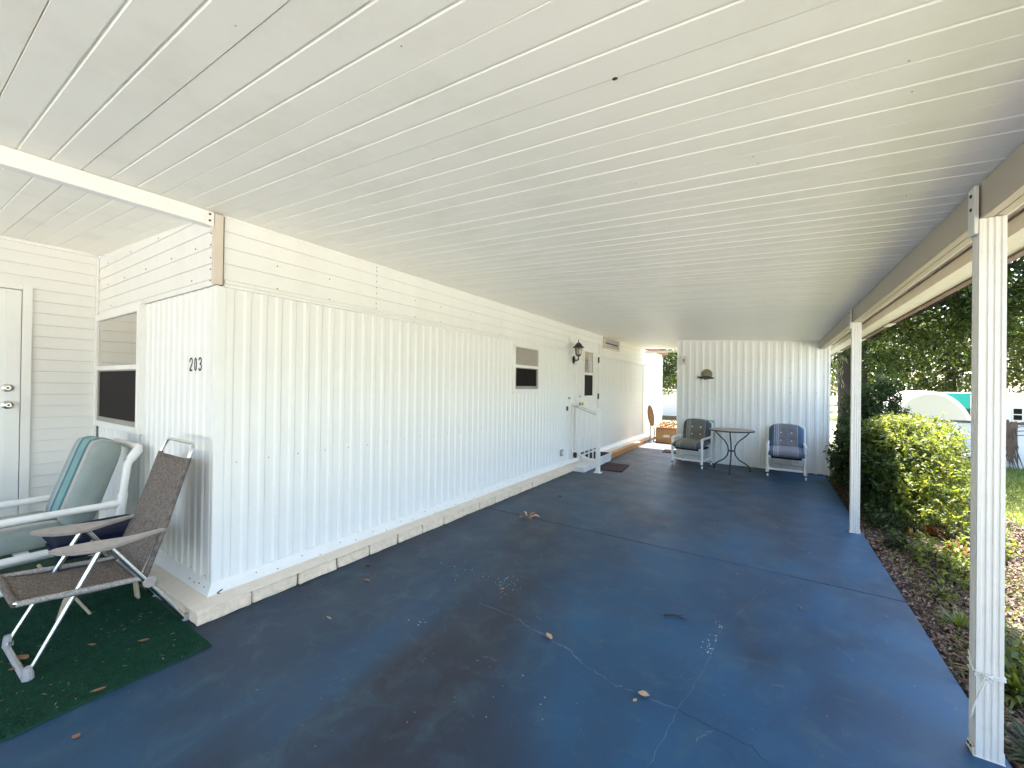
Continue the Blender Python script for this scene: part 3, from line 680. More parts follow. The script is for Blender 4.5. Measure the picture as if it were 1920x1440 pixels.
# house number: three tiles with digits
NUMX = -3.247
for i, ch in enumerate('203'):
    x0 = NUMX + .069 * i
    b = MB(); b.box(x0 + .0015, x0 + .0675, YE - .0108, YE - .0085, 1.462, 1.566); t_ = b.build('number_tile', 'plate_white', house, angle=0)
    strokes = {'2': [[(-.021, .060), (-.019, .074), (-.008, .084), (.006, .084), (.018, .074), (.018, .058), (.006, .038), (-.010, .020), (-.020, .006)], [(-.022, .006), (.022, .006)]],
               '0': [[(0, .084), (-.010, .076), (-.013, .045), (-.010, .014), (0, .006), (.010, .014), (.013, .045), (.010, .076), (0, .084)]],
               '3': [[(-.019, .070), (-.010, .083), (.005, .084), (.017, .074), (.017, .060), (.006, .048), (-.004, .047)], [(.004, .047), (.018, .036), (.019, .020), (.008, .007), (-.007, .006), (-.020, .018)]]}[ch]
    b = MB(); cx_ = x0 + .0345; yf = YE - .0108; hw = .0062
    for st_ in strokes:
        n_ = len(st_); L_, R_ = [], []
        for q in range(n_):
            a_, c_ = st_[max(q - 1, 0)], st_[min(q + 1, n_ - 1)]
            tx, tz_ = c_[0] - a_[0], c_[1] - a_[1]
            if q == 0 and st_[0] == st_[-1]: tx, tz_ = st_[1][0] - st_[-2][0], st_[1][1] - st_[-2][1]
            if q == n_ - 1 and st_[0] == st_[-1]: tx, tz_ = st_[1][0] - st_[-2][0], st_[1][1] - st_[-2][1]
            l_ = math.hypot(tx, tz_); nx_, nz_ = -tz_ / l_ * hw, tx / l_ * hw
            p_ = st_[q]; k_ = len(b.v)
            for yy in (yf - .0015, yf + .0005):
                b.v += [(cx_ + p_[0] + nx_, yy, 1.469 + p_[1] + nz_), (cx_ + p_[0] - nx_, yy, 1.469 + p_[1] - nz_)]
            if q: b.f += [(k_ - 4, k_, k_ + 1, k_ - 3), (k_ - 4, k_ - 2, k_ + 2, k_), (k_ - 3, k_ + 1, k_ + 3, k_ - 1)]
    b.build('digit', 'ink', t_, angle=0, fix=False)

# porch wall (faces +X) with lap boards and a door
DY0, DY1 = -0.275, 0.648
b = MB(); frame_rect(b, MPW, DY0 - .06, DY1 + .058, 0.23, 2.19, .055, .055, .03, .04, -.01, .034); pdf = b.build('door_frame', 'trim_white', house, bevel=.004)
b = MB(); pbox(b, MPW, DY1 + .004, DY1 + .010, -.008, .012, .27, 2.14); b.build('weather_strip', 'dark_gap', pdf)
b = MB(); pbox(b, MPW, DY0, DY1, -.008, .018, .272, 2.145); pdoor = b.build('door', 'siding', house, bevel=.003)
b = MB(); pbox(b, MPW, DY1 - .085, DY1 - .003, .018, .026, .275, 2.14); b.build('door_edge_strip', 'siding', pdoor, bevel=.002)
for nm, z in (('deadbolt', 1.330), ('knob', 1.190)):
    c = MPW @ Vector((.580, .026, z))
    b = MB()
    if nm == 'knob': b.lathe([(.034, 0), (.034, .006), (.016, .012), (.014, .03), (.028, .042), (.029, .058), (.016, .068)], c, 18, axis='x')
    else: b.lathe([(.034, 0), (.032, .012), (.018, .016), (.017, .024)], c, 18, axis='x')
    b.build(nm, 'steel', pdoor)
    b = MB(); b.lathe([(.008, 0), (.008, .002)], c + Vector((.0681 if nm == 'knob' else .0241, 0, 0)), 8, axis='x'); b.build('keyhole', 'dark_gap', pdoor)
lmr = lap_mesh(1.088 - (DY1 + .060)); lmf = lap_mesh(1.088 + 4.4); lml = lap_mesh(DY0 - .062 + 4.4)
z = .073
while z < 2.58:
    if z + .1 > 2.19:
        place(lmf, 'siding_board', house, Matrix.Translation((XP, -4.4, z)) @ MX)
    else:
        place(lmr, 'siding_board', house, Matrix.Translation((XP, DY1 + .060, z)) @ MX)
        place(lml, 'siding_board', house, Matrix.Translation((XP, -4.4, z)) @ MX)
    z += 0.1
b = MB(); b.box(XP - .01, XP + .030, 1.089, YE - .017, .12, 2.575); b.build('corner_trim', 'trim_white', house, bevel=.003)
b = MB(); b.box(XP - .01, XP + .035, -4.4, 1.088, roof_z(XP) - .028, roof_z(XP) - .003); b.build('cove_strip', 'trim_white', house)

# ------------------------------------------------------------------ carport
XR = 1.02
carport = thing('carport', 'white metal carport roof of long ribbed panels on slim fluted posts', 'carport', (0, 0, 0))
pw = 0.3048
x0, x1 = XP - .02, XR
gr = .0058
def pan_prof():
    p = [(0.0015, 0.0)]
    for c in (pw / 3, 2 * pw / 3): p += [(c - gr, 0), (c - gr * .35, .0038), (c + gr * .35, .0038), (c + gr, 0)]
    p += [(pw - .0015, 0), (pw - .0015, .012), (pw, .012), (pw, .07), (0, .07), (0, .012), (.0015, .012)]
    return p
b = MB(); prof = pan_prof(); n = len(prof)
sl = -0.0558
b.v = [(x0, a, c + roof_z(x0)) for (a, c) in prof] + [(x1, a, c + roof_z(x1)) for (a, c) in prof]
b.f = [(i, (i + 1) % n, (i + 1) % n + n, i + n) for i in range(n)] + [tuple(range(n - 1, -1, -1)), tuple(range(n, 2 * n))]
me = mesh_from(b, 'roof_panel', 'ceiling_panel', 20)
for k in range(44):
    o = place(me, 'roof_panel', carport, Matrix.Translation((0, YR0 + pw * k, random.uniform(-.0015, .0015))) @ Matrix.Translation((0, 0, roof_z(0))) @ Matrix.Rotation(R(random.uniform(-.25, .25)), 4, 'X') @ Matrix.Translation((0, 0, -roof_z(0))))
# eave beam: two C channels
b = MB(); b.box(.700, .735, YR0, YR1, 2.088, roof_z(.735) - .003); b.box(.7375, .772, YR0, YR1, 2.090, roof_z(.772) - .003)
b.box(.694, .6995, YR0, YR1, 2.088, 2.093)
b.build('beam', 'beam_shaded_paint', carport, bevel=.002)
b = MB(); b.box(.7735, .781, YR0, YR1, 2.094, 2.108); b.build('beam_lip', 'gutter_paint', carport)
# gutter and drip edge
gz = roof_z(.952)
b = MB(); b.box(.950, .954, YR0, YR1, 2.142, gz - .002); b.box(.950, 1.083, YR0, YR1, 2.138, 2.1418); b.box(1.079, 1.083, YR0, YR1, 2.142, 2.235)
b.build('gutter', 'gutter_paint', carport)
b = MB(); b.box(1.0835, 1.135, YR0, YR1, 2.128, 2.16); b.build('drip_edge', 'rusty_brown', carport, bevel=.004)
for (ya, yb) in ((5.9, 6.15), (7.5, 8.0), (9.6, 9.9)):
    b = MB(); b.box(1.080, 1.138, ya, yb, 2.124, 2.165); b.build('gutter_patch', 'gutter_paint', carport)
# header beam over the porch mouth
zt = roof_z(-2.86)
b = MB(); b.box(-2.925, -2.860, YR0, YE - .032, 2.349, zt - .003); b.build('header_beam', 'trim_white', carport, bevel=.003)
b = MB(); b.box(-2.8598, -2.852, YE - .078, YE - .032, 2.343, zt - .006); br = b.build('beam_bracket', 'trim_white', carport, bevel=.002)
for z in (2.372, 2.41):
    b = MB(); b.lathe([(.0065, 0), (.0065, .003)], (-2.852, YE - .055, z), 8, axis='x'); b.build('bolt', 'bolt', br)
b = MB(); b.box(.943, .9495, YR0, YR1, gz - .012, gz + .0005 - .0025); b.build('gutter_shade_strip', 'rusty_brown', carport, angle=0)  # dark strip standing in for the shadow line at the gutter top
# posts
def fluted(x0, x1, y0, y1):
    """rectangular tube section with three shallow flutes on every face"""
    pts = []
    def side(p, q, nrm):
        for t, dd in ((0, 0), (.16, 0), (.20, .003), (.30, .003), (.34, 0), (.42, 0), (.46, .003), (.55, .003), (.59, 0), (.66, 0), (.70, .003), (.80, .003), (.84, 0)):
            pts.append((p[0] + (q[0] - p[0]) * t - nrm[0] * dd, p[1] + (q[1] - p[1]) * t - nrm[1] * dd))
    side((x0, y0), (x1, y0), (0, -1)); side((x1, y0), (x1, y1), (1, 0)); side((x1, y1), (x0, y1), (0, 1)); side((x0, y1), (x0, y0), (-1, 0))
    return pts
for yp in (2.342, 5.300, -0.62):
    b = MB(); b.prism(fluted(.694, .768, yp, yp + .066), 'z', floor_z(.73) + .001, 2.0865)
    p = b.build('post', 'post_paint', carport, angle=25)
    b = MB(); b.box(.680, .6935, yp + .002, yp + .064, 2.03, 2.222); s_ = b.build('post_strap', 'post_paint', p, bevel=.002)
    b = MB()
    for z in (2.135, 2.19): b.lathe([(.007, 0), (.007, -.004)], (.680, yp + .03, z), 8, axis='x')
    b.build('bolt', 'bolt', s_)
    b = MB(); fz = floor_z(.73); b.box(.688, .6935, yp + .004, yp + .062, fz, fz + .03); b.box(.687, .774, yp - .003, yp + .071, fz, fz + .003); b.box(.7685, .774, yp + .006, yp + .06, fz + .004, fz + .04)
    bb = b.build('base_bracket', 'post_paint', p, bevel=.0015)
    b = MB(); b.lathe([(.006, 0), (.006, -.004)], (.688, yp + .02, fz + .025), 8, axis='x'); b.lathe([(.006, 0), (.006, -.004)], (.688, yp + .045, fz + .02), 8, axis='x'); b.build('bolt', 'bolt', bb)
# back fascia beam between house and storage room
b = MB(); b.box(XL + .10, -1.55, YR1 - .05, YR1 - .005, roof_z(-2.3) - .095, roof_z(-1.55) - .004); b.build('fascia', 'trim_white', carport, bevel=.003)

# storage room at the back
room = thing('storage_room', 'white ribbed-metal storage room closing the back of the carport', 'storage room', (-1.545, YBK, 0))
rp = mesh_from(rib_panel_mesh(-.045, 2.36, 0.118, 2), 'ribbed_panel', 'siding')
MB_ = Matrix(((1, 0, 0, 0), (0, -1, 0, 0), (0, 0, 1, 0), (0, 0, 0, 1)))
npan = 10
for k in range(npan):
    xx = -1.545 + .236 * k
    top = roof_z(xx + .236) - .004
    pk = mesh_from(rib_panel_mesh(floor_z(xx + .1) + .008, top, 0.118 * 1.0, 2), 'ribbed_panel', 'siding')
    place(pk, 'ribbed_panel', room, Matrix.Translation((xx, YBK, 0)) @ MB_)
b = MB(); b.box(-1.545, .832, YBK + .022, 11.2, -.04, 2.20); b.build('wall_core', 'siding', room)
b = MB(); b.box(-1.560, -1.5455, YBK - .014, 11.2, -.02, 2.345); b.build('corner_trim', 'siding', room)
b = MB(); b.box(.8155, .845, YBK - .016, 11.2, -.045, 2.20); b.build('corner_trim', 'siding', room, bevel=.003)
b = MB()
b.v = [(-1.545, YBK - .016, roof_z(-1.545) - .004), (.83, YBK - .016, roof_z(.83) - .004), (.83, YBK - .016, roof_z(.83) - .03), (-1.545, YBK - .016, roof_z(-1.545) - .03), (-1.545, YBK - .002, roof_z(-1.545) - .004), (.83, YBK - .002, roof_z(.83) - .004), (.83, YBK - .002, roof_z(.83) - .03), (-1.545, YBK - .002, roof_z(-1.545) - .03)]
b.f = [(0, 1, 2, 3), (7, 6, 5, 4), (0, 4, 5, 1), (1, 5, 6, 2), (2, 6, 7, 3), (3, 7, 4, 0)]
b.build('top_trim', 'siding', room)
b = MB(); b.box(-1.535, .815, YBK - .006, YBK + .01, -.05, -.018); b.build('base_gap', 'dark_gap', room)
b = MB(); b.box(.846, .872, YBK + .01, YBK + .07, 2.05, 2.17); b.build('bracket', 'steel', room)
b = MB(); b.box(-1.495, -1.375, YBK - .045, YBK - .013, 1.86, 2.03); sb = b.build('switch_box', 'outlet', room, bevel=.006)
b = MB(); b.box(-1.455, -1.415, YBK - .050, YBK - .0455, 1.91, 1.98); b.build('switch', 'outlet_grey', sb)
b = MB(); b.box(-1.02, -.90, YBK - .06, YBK - .013, .66, .78); ob = b.build('outlet_box', 'olive_box', room, bevel=.006)
b = MB(); b.box(-1.035, -.885, YBK - .085, YBK - .013, .781, .797); b.build('lid', 'olive_box', ob)
scb = MB()
for (xx, zz) in ((-1.2, 1.2), (-.93, 1.19), (.30, 1.9), (.30, 1.6), (.3, 1.35), (.3, 1.1), (-.4, 1.75), (.66, 1.35), (-.2, 1.75)): scb.lathe([(.006, 0), (.006, -.004)], (xx, YBK - .013, zz), 6, axis='y')
o = scb.build('screws', 'bolt', room, angle=0, fix=False); o['kind'] = 'stuff'

# ------------------------------------------------------------------ wall lantern
LC = Vector((-2.69, 6.265, 0))
lan = thing('wall_lantern', 'black coach lantern with glass panes on curved bracket beside side door', 'lantern', (XL, 6.45, 1.86))
b = MB(); b.lathe([(.03, -.001), (.055, 0.004), (.05, .018), (.028, .026)], (XL + .010, 6.45, 1.865), 14, sx=.75, sy=1.25, axis='x'); b.build('back_plate', 'black_metal', lan)
b = MB(); b.tube([(XL + .03, 6.45, 1.865), (-2.80, 6.40, 1.845), (-2.74, 6.33, 1.845), (LC.x, LC.y, 1.87), (LC.x, LC.y, 1.925)], [.02, .013, .011, .011, .014], 8); b.tube([(LC.x, LC.y, 1.875), (LC.x, LC.y, 1.835)], [.014, .005], 8); b.build('bracket_arm', 'black_metal', lan)
b = MB(); b.lathe([(.01, 1.90), (.034, 1.912), (.046, 1.925), (.046, 1.935)], LC, 6); b.build('base_cup', 'black_metal', lan)
b = MB(); b.lathe([(.043, 1.935), (.060, 2.05)], LC, 6); b.build('glass', 'lamp_glass', lan, angle=0)
b = MB()
for k in range(6):
    a = math.pi / 3 * k
    b.tube([(LC.x + .045 * math.cos(a), LC.y + .045 * math.sin(a), 1.93), (LC.x + .062 * math.cos(a), LC.y + .062 * math.sin(a), 2.052)], .0055, 5)
b.build('cage', 'black_metal', lan)
b = MB(); b.lathe([(.095, 2.046), (.092, 2.056), (.062, 2.085), (.045, 2.115), (.022, 2.132), (.009, 2.14), (.007, 2.165), (.002, 2.19)], LC, 12); b.build('cap', 'black_metal', lan)
b = MB(); b.lathe([(.012, 1.94), (.022, 1.98), (.02, 2.01), (.004, 2.03)], LC, 8); b.build('bulb', 'plate_white', lan)

# ------------------------------------------------------------------ fish plaque
fish = thing('wall_ornament', 'dark fish plaque in front of round mottled shell disc on ribbed back wall', 'wall ornament', (-1.04, YBK - .013, 1.64))
b = MB(); b.lathe([(.098, 0), (.098, -.012), (.080, -.022), (.02, -.026)], (-1.025, YBK - .013, 1.672), 22, axis='y')
sh = b.build('shell_disc', 'shell', fish)
def fish_poly():
    top = [(-.150, .035), (-.118, .012), (-.08, .022), (-.03, .032), (.03, .030), (.08, .018), (.12, .004), (.145, -.008), (.150, -.018)]
    bot = [(.13, -.026), (.08, -.030), (.02, -.034), (-.01, -.05), (-.03, -.033), (-.07, -.028), (-.085, -.045), (-.10, -.022), (-.120, -.008), (-.148, -.032), (-.135, 0.0)]
    return top + bot
b = MB(); b.prism([(-1.040 + x_, 1.612 + z_) for (x_, z_) in fish_poly()], 'y', YBK - .058, YBK - .036); b.build('fish_body', 'fish', fish, bevel=.004)

# ------------------------------------------------------------------ entry steps, rail, mats
z0 = floor_z(-2.6)
steps = thing('entry_step', 'low white two-piece concrete entry step below side door', 'step', (-2.65, 6.8, z0))
b = MB(); b.box(-2.845, -2.545, 6.225, 6.72, z0, .092); b.build('lower_step', 'step_white', steps, bevel=.008)
b = MB(); b.box(-2.85, -2.55, 6.72, 7.56, z0, .125); b.build('upper_step', 'step_white', steps, bevel=.006)
b = MB(); b.box(-2.85, -2.532, 6.715, 7.575, .1255, .150); b.build('tread', 'step_white', steps, bevel=.006)
b = MB(); b.box(-2.84, -2.56, 6.75, 7.50, .1505, .162); o = b.build('step_mat', 'mat_black', None, bevel=.004); tag(o, 'black rubber mat on top of the white entry step', 'mat')
def mat_obj(name, x0, x1, y0, y1, material, label, rot=0.0):
    b = MB(); n = 8
    cx, cy = (x0 + x1) / 2, (y0 + y1) / 2
    for j in range(n + 1):
        for i in range(n + 1):
            x = x0 + (x1 - x0) * i / n; y = y0 + (y1 - y0) * j / n
            dx, dy = x - cx, y - cy; x = cx + dx * math.cos(rot) - dy * math.sin(rot); y = cy + dx * math.sin(rot) + dy * math.cos(rot)
            b.v.append((x, y, floor_z(x) + .011 + random.uniform(0, .002)))
    k = (n + 1) ** 2
    for p in list(b.v): b.v.append((p[0], p[1], floor_z(p[0]) + .001))
    for j in range(n):
        for i in range(n):
            a = j * (n + 1) + i; b.f.append((a, a + 1, a + n + 2, a + n + 1))
            b.f.append((k + a + n + 1, k + a + n + 2, k + a + 1, k + a))
    for i in range(n):
        for a, c in ((i, i + 1), ((n + 1) * n + i + 1, (n + 1) * n + i), ((n + 1) * (i + 1), (n + 1) * i), ((n + 1) * i + n, (n + 1) * (i + 1) + n)):
            b.f.append((a, k + a, k + c, c))
    o = b.build(name, material, None); tag(o, label, 'mat'); return o
mat_obj('doormat', -2.515, -2.09, 6.62, 7.30, 'mat_maroon', 'dark maroon doormat on the floor in front of the entry step', R(6))
mat_obj('floor_mat', -2.0, -1.42, 9.25, 9.75, 'mat_brown', 'small brown mat at the gap beside the storage room', R(4))

rail = thing('handrail', 'white metal handrail with square post and balusters beside the entry step', 'handrail', (-2.37, 6.37, floor_z(-2.37)))
fz = floor_z(-2.37)
b = MB(); b.box(-2.405, -2.335, 6.35, 6.39, fz, 1.055); b.build('post', 'trim_white', rail, bevel=.004)
b = MB(); b.box(-2.43, -2.31, 6.32, 6.42, fz, fz + .012); b.build('foot_plate', 'trim_white', rail)
b = MB(); b.obox((XL + .02, 6.40, 1.105), (-2.405, 6.37, .965), .035, .03); b.build('top_rail', 'aluminium', rail, bevel=.003)
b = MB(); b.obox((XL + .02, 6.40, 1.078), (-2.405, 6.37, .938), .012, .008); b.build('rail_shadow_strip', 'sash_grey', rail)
b = MB(); b.obox((XL + .02, 6.40, .30), (-2.405, 6.37, .165), .03, .03); b.build('bottom_rail', 'trim_white', rail, bevel=.003)
b = MB(); b.box(XL + .012, XL + .035, 6.385, 6.415, .16, 1.10); b.build('wall_post', 'trim_white', rail)
for t in (.18, .36, .54, .72, .88):
    xx = XL + .02 + t * (-2.405 - XL - .02); yy = 6.40 - .03 * t
    b = MB(); b.box(xx - .007, xx + .007, yy - .007, yy + .007, .315 - .135 * t, 1.065 - .14 * t); b.build('baluster', 'trim_white', rail)
b = MB(); b.box(-2.80, -2.745, 6.34, 6.385, .20, .29); b.build('rail_clamp', 'black_metal', rail, bevel=.006)

# timber lying along the wall, box, oval board
b = MB(); b.box(-.045, .045, -1.35, 1.35, 0, .095)
o = b.build('timber_board', 'timber', None, bevel=.004); o.location = (-2.655, 8.78, floor_z(-2.65) + .001); o.rotation_euler = (0, 0, R(.5)); tag(o, 'orange-brown timber lying along the foot of the wall past the door', 'timber')
box = thing('cardboard_box', 'open brown cardboard box with pale printed mark at the back gap', 'box', (-2.25, 11.1, floor_z(-2.25)))
fz = floor_z(-2.25)
b = MB(); t = .006
bx0, bx1, by0, by1, bh = -2.50, -1.98, 10.92, 11.28, .33
for q in ((bx0, bx1, by0, by0 + t), (bx0, bx1, by1 - t, by1), (bx0, bx0 + t, by0 + t, by1 - t), (bx1 - t, bx1, by0 + t, by1 - t)): b.box(*q, fz, bh)
b.box(bx0 + t, bx1 - t, by0 + t, by1 - t, fz, fz + .01); b.build('carton', 'cardboard', box)
b = MB(); b.obox((-2.24, by0, bh), (-2.24, by0 - .09, bh + .06), .50, .005); b.obox((-2.24, by1, bh), (-2.24, by1 + .1, bh + .08), .50, .005); b.obox((bx0, 11.1, bh), (bx0 - .10, 11.1, bh + .05), .34, .005, (0, 0, 1)); b.build('flap', 'cardboard', box)
b = MB(); b.prism([(-2.34, .15), (-2.29, .19), (-2.24, .20), (-2.17, .19), (-2.14, .15), (-2.19, .13), (-2.29, .125)], 'y', by0 - .002, by0 - .0005); b.build('printed_mark', 'plate_white', box)
N_ = 260
P = np.stack([rng.uniform(-2.47, -2.02, N_), rng.uniform(10.95, 11.24, N_), rng.uniform(.24, .46, N_)], 1)
V, F = leaf_arrays(P, rand_dirs(N_), rand_dirs(N_), rng.uniform(.06, .12, N_), .035); o = np_mesh('dry_leaves', V, F, 'leaf_brown'); tag(o, 'heap of dry brown leaves inside the cardboard box', 'dry leaves', kind='stuff')
ob = thing('oval_board', 'oval wooden board on a grey tube stand against the white wall behind the box', 'wooden board', (-2.62, 10.98, 0))
def oval(sx, y0, y1, nm, mt_, par):
    p = [(-2.612 + .078 * sx * math.cos(a), .665 + .275 * (1 - (1 - sx) * .3) * math.sin(a)) for a in np.linspace(0, 2 * math.pi, 28)[:-1]]
    b = MB(); b.prism(p, 'y', y0, y1)
    b.v = [(v[0] - .14 * (v[2] - .40), v[1] + .05 * v[2], v[2]) for v in b.v]; return b.build(nm, mt_, par)
oval(1.0, 10.95, 10.985, 'board_rim', 'rusty_brown', ob); oval(.80, 10.938, 10.9495, 'board_face', 'oval_wood', ob)
b = MB()
for x_ in (-2.66, -2.56):
    b.tube([(x_, 10.99, .46), (x_ + .01, 11.0, .25), (x_ - .02, 11.04, .002)], .011, 6)
b.tube([(-2.67, 11.0, .20), (-2.55, 11.0, .20)], .009, 6); b.tube([(-2.67, 11.0, .34), (-2.55, 11.0, .34)], .009, 6); b.tube([(-2.66, 10.99, .46), (-2.56, 10.99, .46)], .009, 6)
o = b.build('stand', 'grey_plastic', ob, angle=60)

# ------------------------------------------------------------------ round table
TX, TY = -.555, 7.93
tz = floor_z(TX)
tbl = thing('patio_table', 'round brown-topped patio table with black curved wrought-iron legs between the two chairs', 'table', (TX, TY, tz))
b = MB(); b.lathe([(.30, .672), (.348, .676), (.352, .686), (.348, .694), (.30, .696)], (TX, TY, 0), 40); b.build('rim', 'black_metal', tbl)
b = MB(); b.lathe([(.335, .690), (.338, .6975), (.02, .698)], (TX, TY, 0), 40); b.build('table_top', 'table_top', tbl)
for k, a0 in enumerate((R(-90), R(28), R(152))):
    ca, sa = math.cos(a0), math.sin(a0); pts = []
    prof = [(.30, .672), (.275, .62), (.20, .555), (.115, .49), (.065, .41), (.052, .33), (.07, .25), (.13, .175), (.22, .12), (.285, .075), (.31, .03), (.315, tz + .008)]
    for (r_, z_) in prof: pts.append((TX + r_ * ca, TY + r_ * sa, z_))
    b = MB(); b.tube(pts, .0105, 8); b.lathe([(.020, tz + .001), (.020, tz + .008), (.012, tz + .016)], (TX + .315 * ca, TY + .315 * sa, 0), 10); b.build('leg', 'black_metal', tbl)
b = MB(); pts = [(TX + .05 * math.cos(a), TY + .05 * math.sin(a), .33) for a in np.linspace(0, 2 * math.pi, 17)]; b.tube(pts, .008, 6); b.build('ring', 'black_metal', tbl)

# ------------------------------------------------------------------ patio chairs
def pillow(b, cx, w, d, h, nx=14, ny=14, top_round=0.0, tufts=(), M=Matrix.Identity(4), power=4.0):
    """closed soft cushion: width w (x), length d (y), thickness h (z); rounded outline at +y; tufts pressed in on +z"""
    vs = []; fs = []
    def outline(u, v):
        x = u * w / 2; y = (v + 1) * d / 2
        if top_round and v > 0: x *= (1 - top_round * max(0, (v - .35) / .65) ** 3)
        if top_round: y -= top_round * d * .16 * abs(u) ** 3 * max(0, v)
        return x, y
    for s_ in (1, -1):
        for j in range(ny + 1):
            for i in range(nx + 1):
                u = -1 + 2 * i / nx; v = -1 + 2 * j / ny
                e = (1 - abs(u) ** power) * (1 - abs(v) ** power); e = max(e, 0) ** .38
                x, y = outline(u, v); z = s_ * h / 2 * (0.45 + .55 * e) if 0 < i < nx and 0 < j < ny else s_ * h / 2 * .42
                if s_ > 0:
                    for (tx, ty, dep) in tufts: z -= dep * math.exp(-((x - tx) ** 2 + (y - ty) ** 2) / .0022)
                vs.append(M @ Vector((cx + x, y, z)))
    k = (nx + 1) * (ny + 1)
    for j in range(ny):
        for i in range(nx):
            a = j * (nx + 1) + i; fs.append((a, a + 1, a + nx + 2, a + nx + 1)); fs.append((k + a + nx + 1, k + a + nx + 2, k + a + 1, k + a))
    edge = [i for i in range(nx + 1)] + [(nx + 1) * j + nx for j in range(1, ny + 1)] + [(nx + 1) * ny + i for i in range(nx - 1, -1, -1)] + [(nx + 1) * j for j in range(ny - 1, 0, -1)]
    for i in range(len(edge)):
        a, c = edge[i], edge[(i + 1) % len(edge)]; fs.append((a, k + a, k + c, c))
    return b.add(vs, fs)
def make_patio_chair(stripe, label):
    t = thing('patio_chair', label, 'chair', (0, 0, 0), 'cushioned patio chairs at the back wall')
    W = .255; r = .021
    b = MB()
    b.tube([(-W, .27, .07), (-W, .27, .30), (-W, .285, .50), (-W, .33, .76), (-W + .02, .335, .785), (W - .02, .335, .785), (W, .33, .76), (W, .285, .50), (W, .27, .30), (W, .27, .07)], r * .92, 10); b.build('back_frame', 'pvc', t, angle=50)
    for s_ in (-1, 1):
        b = MB(); b.tube([(s_ * W, -.27, .075), (s_ * W, -.27, .49)], r, 10); b.tube([(s_ * W, -.27, .44), (s_ * W, -.27, .505)], r * 1.22, 10); b.tube([(s_ * W, -.27, .075), (s_ * W, -.27, .12)], r * 1.15, 10); b.tube([(s_ * W, -.27, .30), (s_ * W, -.27, .35)], r * 1.2, 10); b.build('leg', 'pvc', t, angle=50)
        b = MB(); b.tube([(s_ * W, -.285, .50), (s_ * W, -.24, .515), (s_ * W, .285, .515)], r * .98, 10); b.build('armrest', 'pvc', t, angle=50)
        b = MB(); b.tube([(s_ * W, -.27, .13), (s_ * W, .27, .13)], r * .8, 8); b.build('side_stretcher', 'pvc', t, angle=50)
        for yy in (-.27, .27):
            b = MB(); b.lathe([(.017, .052), (.017, .075)], (s_ * W, yy, 0), 10); b.build('caster_stem', 'black_metal', t)
            b = MB(); b.lathe([(.018, -.013), (.026, -.009), (.026, -.003), (.020, 0), (.026, .003), (.026, .009), (.018, .013)], (s_ * W + .008, yy, .027), 14, axis='x'); b.build('caster', 'pvc', t)
    for yy in (-.27, .27):
        b = MB(); b.tube([(-W, yy, .13 if yy < 0 else .15), (W, yy, .13 if yy < 0 else .15)], r * .82, 8); b.tube([(-W, yy, .325), (-W + .05, yy, .325)], r * 1.1, 8); b.tube([(W - .05, yy, .325), (W, yy, .325)], r * 1.1, 8); b.build('stretcher', 'pvc', t, angle=50)
    b = MB(); b.box(-W + .03, W - .03, -.285, .27, .308, .332); b.build('seat_sling', 'navy', t, bevel=.006)
    tl = Matrix.Translation((0, .245, .40)) @ Matrix.Rotation(R(80), 4, 'X')
    b = MB(); tf = [(-.075, .15, .022), (.075, .15, .022), (-.075, .285, .022), (.075, .285, .022)]
    pillow(b, 0, .49, .44, .12, 20, 20, .26, tf, tl); bc = b.build('back_cushion', stripe, t, angle=60)
    b = MB()
    for (x_, y_, q) in tf:
        p = tl @ Vector((x_, y_, .042)); b.lathe([(.004, 0.004), (.011, .0), (.012, -.005), (.006, -.010)], p, 10, axis='y')
    b.build('tuft_buttons', 'plate_white', bc)
    ts = Matrix.Translation((0, -.315, .385)) @ Matrix.Rotation(R(4), 4, 'X')
    b = MB(); pillow(b, 0, .48, .50, .125, 16, 16, 0, [], ts); b.build('seat_cushion', stripe, t, angle=60)
    return t
ch1 = make_patio_chair('patio_stripe_faded', 'white-framed patio chair with grey striped cushions, left of the round table')
ch1.location = (-1.215, 8.11, floor_z(-1.2)); ch1.rotation_euler = (0, R(.56), R(-9))
ch2 = make_patio_chair('patio_stripe', 'white-framed patio chair with blue striped cushions, right of the round table')
ch2.location = (.228, 8.15, floor_z(.22)); ch2.rotation_euler = (0, R(.56), R(-1))

# ------------------------------------------------------------------ rug of artificial turf
RX0, RX1, RY0, RY1 = -5.25, -2.49, -1.6, .972
rug = thing('turf_rug', 'dark green artificial turf rug on the porch floor under the chairs', 'rug', (-3.9, -.2, 0))
b = MB()
ex = [(RX1 + random.uniform(-.004, .004), y_) for y_ in np.linspace(RY0, RY1, 60)]
poly = [(RX0, RY0)] + ex + [(RX0, RY1)]
n = len(poly)
b.v = [(p[0], p[1], floor_z(p[0]) + .008) for p in poly] + [(p[0], p[1], floor_z(p[0]) + .001) for p in poly]
b.f = [tuple(range(n))] + [(i, i + n, (i + 1) % n + n, (i + 1) % n) for i in range(n)]
b.build('backing', 'turf', rug, angle=0)
NB = 90000
bx = -3.9 + (RX1 + 3.9 - .003) * rng.random(NB) ** .75; by = rng.uniform(-.05, RY1, NB)
P = np.stack([bx, by, -0.0099 * (bx + 2.741) + .007], 1)
dd = np.stack([rng.normal(0, .45, NB), rng.normal(0, .45, NB), np.ones(NB)], 1); dd = unit(dd) * rng.uniform(.006, .012, NB)[:, None]
sd_ = unit(np.cross(dd, rand_dirs(NB))) * .0011
V = np.stack([P - sd_, P + sd_, P + dd], 1).reshape(-1, 3); F = np.arange(NB * 3).reshape(-1, 3)
o = np_mesh('turf_pile', V, F, 'turf_pile', rug); o['kind'] = 'stuff'

